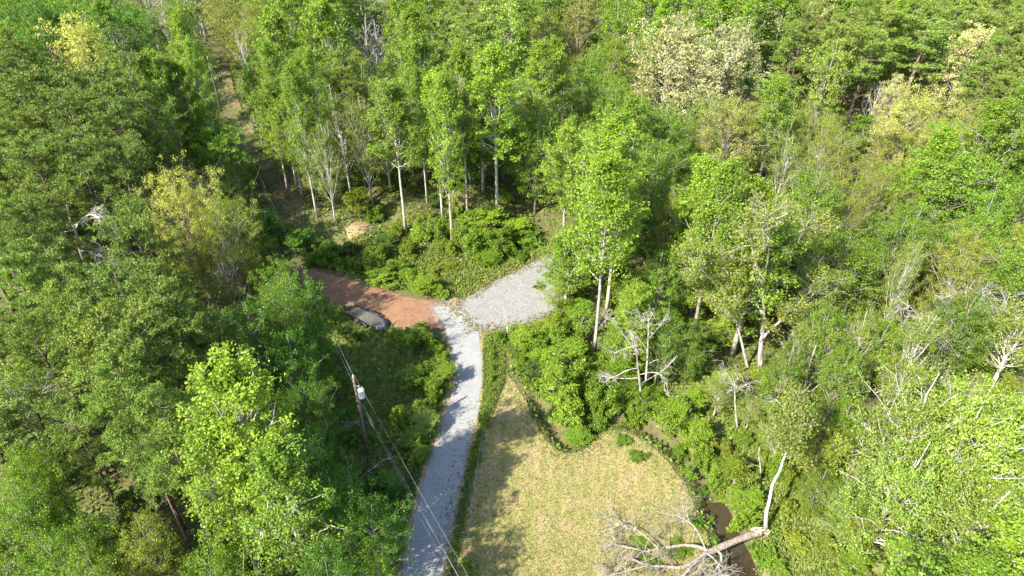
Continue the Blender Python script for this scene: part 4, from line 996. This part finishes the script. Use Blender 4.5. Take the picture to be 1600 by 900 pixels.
raised('dead silver tree with arching drooping twigs among the pines', [(128,402),(122,378),(118,358),(110,345),(104,320)],
  [([(118,358),(126,342,0),(140,334,-.5),(156,340,-1)], .1), ([(116,352),(132,345,.5),(150,338,.5),(160,350,0)], .08), ([(124,376),(140,374,0),(156,382,-.5),(172,400,-1)], .09), ([(123,380),(145,388,1),(165,392,1),(182,396,1)], .07), ([(126,392),(140,392,-1),(152,405,-1.5)], .06), ([(118,360),(100,362,0),(85,368,0)], .05), ([(120,368),(112,372,0),(104,384,0)], .04), ([(160,338,1),(176,348,1),(180,366,.5)], .05)], 11.0, 33)

# ------------------------------------------------------------------ curved white tree and fallen tree
def P3(px, py, z): x, y = unproj0(px, py, z); return np.array([x, y, z])
rg = np.random.default_rng(42)
bx, by = unproject(1196, 834)
root = empty('leaning_tree', (bx, by, 0)); off = np.array([bx, by, 0])
mid = [(1197,834,0),(1196,805,2.1),(1203,780,3.8),(1206,757,5.3),(1219,735,6.9),(1226,712,8.6),(1238,690,10.2),(1246,668,11.9),(1252,642,13.6)]
pts = np.array([P3(a, b, c) for a, b, c in mid])-off; pts = np.array(smooth_line(pts, 2))
T = Tubes(); T.tube(pts, np.linspace(.2, .03, len(pts)), 8); 
o = link('trunk', T.mesh('leaning_trunk', M_BARK), root); o.color = (.47, .45, .41, 1)
T = Tubes(); grow_twigs(T, pts[len(pts)*55//100:], .05, rg, 14, 2.6, 2, .75)
o = link('branches', T.mesh('leaning_branches', M_BARK), root); o.color = (.50, .48, .45, 1)
ends = np.concatenate(T.V)[::3]; ends = ends[rg.integers(0, len(ends), 6000)]+rg.normal(0, .45, (6000, 3))
V, F = leaf_cards(ends, np.zeros((6000, 3)), .17, rg=rg)
o = link('crown', np_mesh('leaning_crown', V, [F], M_LEAF, rg.uniform(0, 1, 6000)), root); o.color = (.17, .21, .035, 1)
tag(root, 'slim white curved tree rising from the broken end of the fallen one', 'tree')

bx, by = unproject(1186, 834)
root = empty('fallen_tree', (bx, by, 0)); off = np.array([bx, by, 0])
def poly3(l): return np.array(smooth_line([P3(a, b, c)-off for a, b, c in l], 2))
main = poly3([(1188,832,1.0),(1165,838,1.05),(1140,849,1.0),(1118,858,.95),(1100,868,.85)])
T = Tubes(); T.tube(main, np.linspace(.33, .27, len(main))+rg.normal(0, .015, len(main)), 9)
o = link('trunk', T.mesh('fallen_trunk', M_BARK), root); o.color = (.27, .225, .18, 1)
T = Tubes(); e = main[0]
for k in range(9):
    a = rg.normal(0, .16, 3); T.tube([e+np.array([-.5, -.1, 0])+a, e+a*1.3, e+np.array([rg.uniform(.2, .9), rg.uniform(-.1, .5), rg.uniform(-.1, .4)])+a], [.13, .10, .01], 4)
o = link('splintered_end', T.mesh('splintered_end', M_RAW), root)
limbs = [([(1110,862,.9),(1085,852,1.0),(1060,852,.9),(1030,858,.8),(1005,862,.7)], .2), ([(1102,866,.85),(1085,878,.8),(1065,888,.7),(1040,885,.9),(1010,884,.8),(985,872,.6)], .22),
         ([(1120,858,.9),(1130,872,.8),(1118,892,.6),(1100,908,.5)], .14), ([(1105,865,1.2),(1120,876,1.4),(1128,900,1.3)], .09), ([(1104,862,1.2),(1095,885,1.5),(1082,905,1.4)], .09),
         ([(1090,876,.8),(1070,895,.7),(1060,912,.5)], .12), ([(1104,862,1.0),(1094,838,1.6),(1082,818,2.0),(1062,808,2.2)], .06), ([(1030,858,.8),(1005,835,1.0),(985,822,1.1),(962,818,1.0)], .06),
         ([(1010,862,.7),(985,856,1.0),(955,850,.9)], .07), ([(1010,884,.8),(980,892,.8),(950,900,.6)], .07)]
for pts_, r in limbs:
    T = Tubes(); q = poly3(pts_); T.tube(q, np.linspace(r, r*.4, len(q)), 6)
    grow_twigs(T, q[len(q)//4:], max(.032, r*.2), rg, 12, 2.3, 2, .7)
    o = link('limb', T.mesh('fallen_limb', M_BARK), root); o.color = (.29, .255, .21, 1) if r > .15 else (.37, .345, .31, 1)
tag(root, 'fallen leafless tree lying across the creek with its broken end at the right', 'fallen tree')
# its stump, split open
bx, by = unproject(1190, 838)
T = Tubes(); T.tube([(0, 0, -.1), (0, 0, .35), (.02, .02, .5)], [.32, .28, .2], 9)
root = empty('tree_stump', (bx+.3, by-.1, 0)); o = link('stump', T.mesh('stump', M_BARK), root); o.color = (.24, .17, .12, 1)
T = Tubes()
for k in range(8): a = k*.8; T.tube([(.18*math.cos(a), .18*math.sin(a), .6), (.2*math.cos(a), .2*math.sin(a), .75+rg.random()*.35)], [.08, .015], 4)
link('splinters', T.mesh('splinters', M_RAW), root)
tag(root, 'low splintered stump at the broken end of the fallen tree', 'stump')

# brush: bare twig bundles lying left of the drive
def brush(px, py, ang, l, label, n=12, name='brush_branch'):
    x, y = unproject(px, py); root = empty(name, (x, y, 0), ang)
    T = Tubes(); q = np.array([[0, 0, .2], [l*.3, 0, .8], [l*.7, .1, 1.3], [l, .2, 1.6]]); T.tube(q, [.06, .045, .03, .012], 5); 
    o = link('main_branch', T.mesh('brush_main', M_BARK), root); o.color = (.42, .38, .33, 1)
    T = Tubes(); grow_twigs(T, q, .022, np.random.default_rng(int(px)), n, l*.45, 1, .6)
    o = link('twigs', T.mesh('brush_twigs', M_BARK), root); o.color = (.42, .38, .33, 1); tag(root, label, 'branch')
brush(545, 766, R(35), 4.2, 'bare grey branch lying in shade left of the drive')
brush(588, 905, R(50), 4.5, 'bare pale branch reaching over the drive edge at the bottom')
brush(500, 690, R(20), 4.6, 'bare brush left of the foot of the near utility pole')
brush(560, 366, R(60), 3.5, 'pale dead branch on the sandy bank above the dirt track')
_pb = ragged(smooth_loop([unproject(*p) for p in [(538,358),(552,350),(566,346),(580,352),(574,362),(560,370),(548,374)]]), .3, .35, 12)
_c = np.mean(_pb, 0); _V = [(*_c, ground_h(*_c)+.12)]
for f in (.5, 1.0):
    for p in _pb: q = _c+(np.array(p)-_c)*f; _V.append((*q, ground_h(*q)+(.12 if f < 1 else .04)))
_n = len(_pb); _F = [(0, 1+i, 1+(i+1) % _n) for i in range(_n)]; _Q = [(1+i, 1+_n+i, 1+_n+(i+1) % _n, 1+(i+1) % _n) for i in range(_n)]
tag(link('sandy_bank', np_mesh('sandy_bank', _V, [np.array(_F), np.array(_Q)], M_SHOULDER)), kind='structure')

# ------------------------------------------------------------------ utility poles and wires
def make_pole(x, y, rz, label, transformer=True, h=11.0):
    root = empty('utility_pole', (x, y, ground_h(x, y)), 0)
    T = Tubes(); T.tube([(0, 0, -.3), (0, 0, h*.5), (0, 0, h)], [.17, .145, .11], 10); link('post', T.mesh('pole_post', M_POLE), root)
    T = Tubes(); T.tube([(0, 0, h), (0, 0, h+.12), (0, 0, h+.2), (0, 0, h+.28)], [.06, .11, .08, .04], 8); link('insulator', T.mesh('insulator', M_PORC), root)
    T = Tubes()
    for z in (h-1.1, h-2.6, h-3.2): T.tube([(-.16, 0, z), (.16, 0, z)], [.03, .03], 5); T.box(.12, 0, z, .06, .12, .18)
    link('bracket', T.mesh('brackets', M_STEEL), root)
    T = Tubes(); T.tube([(.13, .07, .0), (.12, .08, h*.8)], [.025, .025], 5); link('ground_wire', T.mesh('ground_wire', M_WIRE), root)
    if transformer:
        t = Tubes(); z = h-2.55
        t.tube([(.52, -.1, z), (.52, -.1, z+.08), (.52, -.1, z+.95), (.52, -.1, z+1.02), (.52, -.1, z+1.08)], [.27, .3, .3, .33, .16], 14)
        o = link('transformer', t.mesh('transformer', M_WHITE), root)
        q = Tubes()
        for a, b in ((-.12, .1), (.14, -.05)): q.tube([(.52+a, -.1+b, z+1.05), (.52+a, -.1+b, z+1.2), (.52+a*1.2, -.1+b, z+1.42)], [.07, .05, .035], 7)
        for a in (-.25, .05, .25): q.tube([(.52+a, -.42, z+.7), (.52+a, -.5, z+.7)], [.04, .03], 6)
        link('bushing', q.mesh('bushings', M_PORC), o)
        q = Tubes(); q.tube([(.1, 0, h-1.3), (.35, -.05, h-1.1)], [.035, .035], 6); q.tube([(.35, -.05, h-1.0), (.38, -.06, h-1.5)], [.05, .035], 7)
        link('fuse_cutout', q.mesh('fuse_cutout', M_STEEL), root)
    tag(root, label, 'utility pole'); return root
ax, ay = unproject(575, 712); fx, fy = unproject(346, 174); bx_, by_ = 17.5, -8.0
make_pole(ax, ay, 0, 'near utility pole with a pale transformer, in grass left of the drive')
make_pole(fx, fy, 0, 'dark far utility pole beside the woodland track, upper left', transformer=False)['group'] = 'utility poles'
make_pole(bx_, by_, 0, 'utility pole carrying the wires out past the bottom edge', transformer=False)
fz = ground_h(fx, fy)
def wire(a, b, sag, r, label):
    a, b = np.array(a), np.array(b); t = np.linspace(0, 1, 22)
    P = a*(1-t)[:, None]+b*t[:, None]; P[:, 2] -= 4*sag*t*(1-t)
    T = Tubes(); P0 = P[0].copy(); T.tube(P-P0, np.full(22, r), 4)
    o = link('overhead_wire', T.mesh('overhead_wire', M_WIRE)); o.location = P0; tag(o, label, 'wire', 'overhead power wires')
wire((ax, ay, 11.2), (fx, fy, 11.2+fz), 1.4, .009, 'top overhead wire running from the near pole up to the far pole')
wire((ax, ay, 9.7), (fx, fy, 9.7+fz), 1.6, .007, 'lower overhead wire running from the near pole up to the far pole')
wire((ax+.1, ay, 11.2), (bx_+.1, by_, 11.2), .9, .012, 'highest wire from the near pole over the drive to the bottom edge')
wire((ax+.12, ay, 8.4), (bx_+.2, by_, 8.9), 1.0, .013, 'second wire from the near pole crossing above the drive')
wire((ax+.1, ay-.1, 7.9), (bx_+.8, by_, 8.4), 1.1, .013, 'third wire from the near pole crossing above the drive')
wire((ax+.15, ay+.1, 7.8), (bx_-.8, by_, 7.8), 1.3, .011, 'lowest wire from the near pole crossing above the drive')

# ------------------------------------------------------------------ flatbed trailer
A = np.array([*unproj0(547, 483, .6)]); B = np.array([*unproj0(601, 510, .6)])
dv = B-A; Ltr = np.linalg.norm(dv); rz = math.atan2(dv[1], dv[0]); c0 = (A+B)/2
root = empty('flatbed_trailer', (c0[0], c0[1], 0), rz); hl, hw = Ltr/2, .98
T = Tubes()
npl = 12
for i in range(npl):
    yy = -hw+.06+(i+.5)*(2*hw-.12)/npl; T.box(-.35, yy, .66+rg.uniform(-.006, .006), Ltr-.9, (2*hw-.12)/npl-.018, .045)
link('deck', T.mesh('trailer_deck', M_PLANK, False), root)
T = Tubes()
for s_ in (-1, 1): T.box(-.35, s_*hw, .64, Ltr-.8, .09, .17); 
T.box(-hl+.03, 0, .64, .1, 2*hw, .17)
for i in range(6): T.box(-hl+.6+i*.85, 0, .54, .07, 2*hw-.1, .1)
link('frame', T.mesh('trailer_frame', M_BLACK, False), root)
T = Tubes()
T.tube([(-hl, -.6, .5), (-hl-1.3, 0, .48)], [.06, .06], 5); T.tube([(-hl, .6, .5), (-hl-1.3, 0, .48)], [.06, .06], 5); T.tube([(-hl-1.2, 0, .48), (-hl-1.65, 0, .48)], [.06, .05], 6); T.tube([(-hl-1.0, 0, .05), (-hl-1.0, 0, .95)], [.045, .045], 6)
link('tongue', T.mesh('trailer_tongue', M_BLACK), root)
T = Tubes(); 
b = T.n; T.V.append(np.array([(hl-.8, -hw, .66), (hl-.8, hw, .66), (hl+.05, hw, .36), (hl+.05, -hw, .36), (hl-.8, -hw, .60), (hl-.8, hw, .60), (hl+.05, hw, .30), (hl+.05, -hw, .30)])); T.n += 8
for f in ((0, 3, 2, 1), (4, 5, 6, 7), (0, 4, 7, 3), (1, 2, 6, 5), (0, 1, 5, 4), (3, 7, 6, 2)): T.Q.append(f)
link('dovetail', T.mesh('trailer_dovetail', plain('worn_grey_steel', (.11, .115, .12), .6, .2, .25), False), root)
for s_ in (-1, 1):
    T = Tubes(); y0 = s_*.62
    for e in (-.3, .3): T.tube([(hl+.05, y0+e, .42), (hl-.35, y0+e, 1.35)], [.035, .035], 5)
    for k in range(7): f = (k+.5)/7; T.tube([(hl+.05-.4*f, y0-.3, .42+.93*f), (hl+.05-.4*f, y0+.3, .42+.93*f)], [.02, .02], 4)
    link('ramp', T.mesh('trailer_ramp', M_BLACK), root)
    T = Tubes()
    P = [(-.05-1.25, .42), (-.05-1.15, .78), (-.05, .86), (1.05, .78), (1.15, .42)]
    for (x1, z1), (x2, z2) in zip(P[:-1], P[1:]):
        b = T.n; T.V.append(np.array([(x1, s_*(hw+.06), z1), (x2, s_*(hw+.06), z2), (x2, s_*(hw+.34), z2), (x1, s_*(hw+.34), z1), (x1, s_*(hw+.06), z1-.02), (x2, s_*(hw+.06), z2-.02), (x2, s_*(hw+.34), z2-.02), (x1, s_*(hw+.34), z1-.02)])); T.n += 8
        for f in ((0, 1, 2, 3), (7, 6, 5, 4), (0, 4, 5, 1), (2, 6, 7, 3), (1, 5, 6, 2), (3, 7, 4, 0)): T.Q.append(tuple(b+i for i in f))
    link('fender', T.mesh('trailer_fender', M_BLACK, False), root)
    for k in (-.78, -.02, .74):
        T = Tubes(); a = s_*(hw+.09); c = s_*(hw+.31)
        T.tube([(k, a, .34), (k, a+s_*.03, .34), (k, c-s_*.03, .34), (k, c, .34)], [.27, .335, .335, .27], 18)
        wh = link('wheel', T.mesh('wheel', M_TYRE), root)
        T = Tubes(); T.tube([(k, c-s_*.01, .34), (k, c+s_*.015, .34)], [.19, .17], 14); link('rim', T.mesh('rim', M_RIM), wh)
tag(root, 'black flatbed trailer with a weathered plank deck beside the red dirt track', 'trailer')

# ------------------------------------------------------------------ gate post, fence
x, y = unproject(797, 522); root = empty('gate_post', (x, y, 0))
T = Tubes(); T.tube([(0, 0, -.1), (0, 0, 1.5)], [.13, .12], 8); link('post', T.mesh('gate_post', M_POST), root)
T = Tubes(); T.tube([(-.35, .1, 0), (-.3, .1, 1.0)], [.08, .07], 7); T.box(-.33, .1, .95, .22, .2, .18); link('brace_post', T.mesh('gate_brace', M_WHITE), root)
tag(root, 'dark gate post with a paler short post at the near corner of the gravel yard', 'post')
P = [P3(796, 512, 1.0), P3(775, 518, .45), P3(752, 524, .25), P3(738, 520, .12), P3(722, 528, .12)]
T = Tubes(); P0 = P[0].copy(); T.tube([p-P0 for p in P], [.025]*5, 4); o = link('gate_cable', T.mesh('gate_cable', M_WIRE)); o.location = P0
tag(o, 'slack cable running from the gate post down onto the drive', 'cable')
x, y = unproject(741, 900); fpx = [(757, 668), (750, 712), (744, 755), (738, 800), (733, 842), (729, 888)]
x0, y0 = unproject(*fpx[0]); root = empty('wire_fence', (x0, y0, 0)); Q = []
for a, b in fpx:
    x, y = unproject(a, b); T = Tubes(); T.tube([(x-x0, y-y0, 0), (x-x0, y-y0, 1.15)], [.035, .03], 6); link('post', T.mesh('fence_post', M_STEEL), root); Q.append((x-x0, y-y0))
T = Tubes()
for z in (.45, .8, 1.1):
    T.tube([(a, b, z) for a, b in Q], [.012]*len(Q), 4)
link('wire', T.mesh('fence_wire', M_WIRE), root)
tag(root, 'thin wire fence with slim steel posts between the drive and the field', 'fence')

# ------------------------------------------------------------------ labels that single out each tree and shrub
ZONES = [(60,40,'in the top left corner'),(190,40,'near the top edge, left'),(330,30,'on the top edge above the far pole'),(470,30,'on the top edge above the tulip row'),(620,30,'on the top edge left of centre'),(760,60,'near the top centre'),
 (900,50,'on the top edge right of centre'),(1040,60,'left of the cream oaks'),(1190,50,'right of the cream oaks'),(1330,40,'behind the round lime tree'),(1450,70,'left of the white flowering tree'),(1570,60,'in the top right corner'),
 (50,160,'on the upper left edge'),(160,170,'left of the pale tulip trees'),(280,150,'left of the far utility pole'),(430,150,'right of the woodland track'),(550,150,'behind the sandy bank'),(660,170,'behind the white-trunked row'),(780,170,'above the gravel yard'),
 (900,160,'above the white-trunked tulip tree'),(1030,170,'below the cream oaks'),(1180,190,'below the greenish yellow oak'),(1310,170,'below the round lime tree'),(1440,180,'around the golden oak'),(1570,190,'on the upper right edge'),
 (50,280,'left of the yellow oak'),(180,300,'beside the dead silver tree'),(330,260,'left of the woodland track'),(430,320,'at the track bend'),(560,290,'above the sandy bank'),(690,290,'above the roadside bushes'),(820,290,'in shade behind the yard'),
 (930,300,'around the long white trunk'),(1060,300,'right of the long white trunk'),(1190,310,'in the middle of the right wood'),(1330,310,'high in the right wood'),(1460,300,'below the brown twiggy gap'),(1570,320,'on the right edge, upper half'),
 (50,420,'on the left edge, mid height'),(170,440,'below the dead silver tree'),(310,440,'left of the red dirt track'),(430,440,'at the left end of the dirt'),(560,420,'above the dirt track'),(700,420,'between dirt track and yard'),(820,400,'behind the gravel yard'),(890,450,'right of the gravel yard'),
 (1000,420,'left of the white forked trunk'),(1110,430,'above the grass opening'),(1230,440,'right of the white forked trunk'),(1350,440,'around the leaning pair'),(1470,430,'above the dead silver group'),(1570,450,'on the right edge, middle'),
 (60,560,'on the left edge below the middle'),(190,570,'among the lower pines'),(330,560,'above the glossy tulip tree'),(450,560,'left of the near pole'),(520,640,'beside the near utility pole'),(660,570,'along the upper drive'),(650,670,'along the middle drive'),(770,590,'between drive and field'),
 (850,560,'near the gate post'),(900,640,'above the mown field'),(1020,570,'beside the leafless pair'),(1040,690,'at the field corner'),(1100,740,'along the creek'),(1170,790,'right of the creek'),(1150,650,'in the grass opening'),(1270,580,'right of the grass opening'),
 (1370,600,'left of the big lime crown'),(1510,560,'among the dead silver group'),(1260,700,'above the curved white tree'),(1370,740,'left of the lime crowns'),(1500,720,'among the lime crowns'),(1560,840,'in the bottom right corner'),(1280,850,'at the bottom right'),
 (60,720,'on the lower left edge'),(190,720,'over the brown litter'),(330,720,'beside the glossy tulip tree'),(450,740,'right of the glossy tulip tree'),(590,790,'along the lower drive'),(450,860,'on the bottom edge left of drive'),(300,860,'on the bottom edge, left'),(120,850,'in the bottom left corner'),(1050,850,'around the fallen tree'),
 (300,-80,'just past the top edge, left'),(800,-80,'just past the top edge, centre'),(1300,-80,'just past the top edge, right')]
ORD = ['first', 'second', 'third', 'fourth', 'fifth', 'sixth', 'seventh', 'eighth', 'ninth', 'tenth', 'eleventh', 'twelfth', 'thirteenth', 'fourteenth', 'fifteenth', 'sixteenth']
def zone(px, py): return min(ZONES, key=lambda z: (z[0]-px)**2+(z[1]-py)**2)[2]
def label_all(recs, cat, grp):
    buckets = {}
    for r in recs:
        r['root']['category'] = cat(r); g = grp(r)
        if g: r['root']['group'] = g
        if r['label']: r['root']['label'] = r['label']; continue
        buckets.setdefault((r['look'], zone(r['px'], r['py'])), []).append(r)
    for (look, zn), rs in buckets.items():
        rows = [rs]
        if len(rs) > 5:
            rs.sort(key=lambda r: r['y']); n = math.ceil(len(rs)/5); k = math.ceil(len(rs)/n)
            rows = [rs[i*k:(i+1)*k] for i in range(n)]
        for ri, row in enumerate(rows):
            rw = '' if len(rows) == 1 else (', nearest row' if ri == 0 else (', farthest row' if ri == len(rows)-1 else f', {ORD[ri]} row back'))
            row.sort(key=lambda r: r['px'])
            for i, r in enumerate(row):
                if len(row) == 1: lab = f'{look} {zn}{rw}'
                elif i == 0: lab = f'leftmost {look} {zn}{rw}'
                elif i == len(row)-1: lab = f'rightmost {look} {zn}{rw}'
                else: lab = f'{look} {zn}{rw}, {ORD[i]} from left'
                r['root']['label'] = ' '.join(lab.split()[:16])
GN = dict(tulip='tulip trees of the wood', poplar='tulip trees of the wood', broad='leafy trees of the wood', pine='pines of the wood', oak='oaks in the wood', sparse='thinly leafed trees', bare='leafless trees', sapling='young trees')
label_all(ALL, lambda r: {'pine': 'pine tree'}.get(r['kind'], 'tree'), lambda r: GN[r['kind']])
label_all(SH, lambda r: 'shrub', lambda r: 'shrubs and bushes')
from collections import Counter; print(Counter(r['kind'] for r in ALL)); print('objects', len(bpy.data.objects), 'trees', len(ALL), 'shrubs', len(SH))
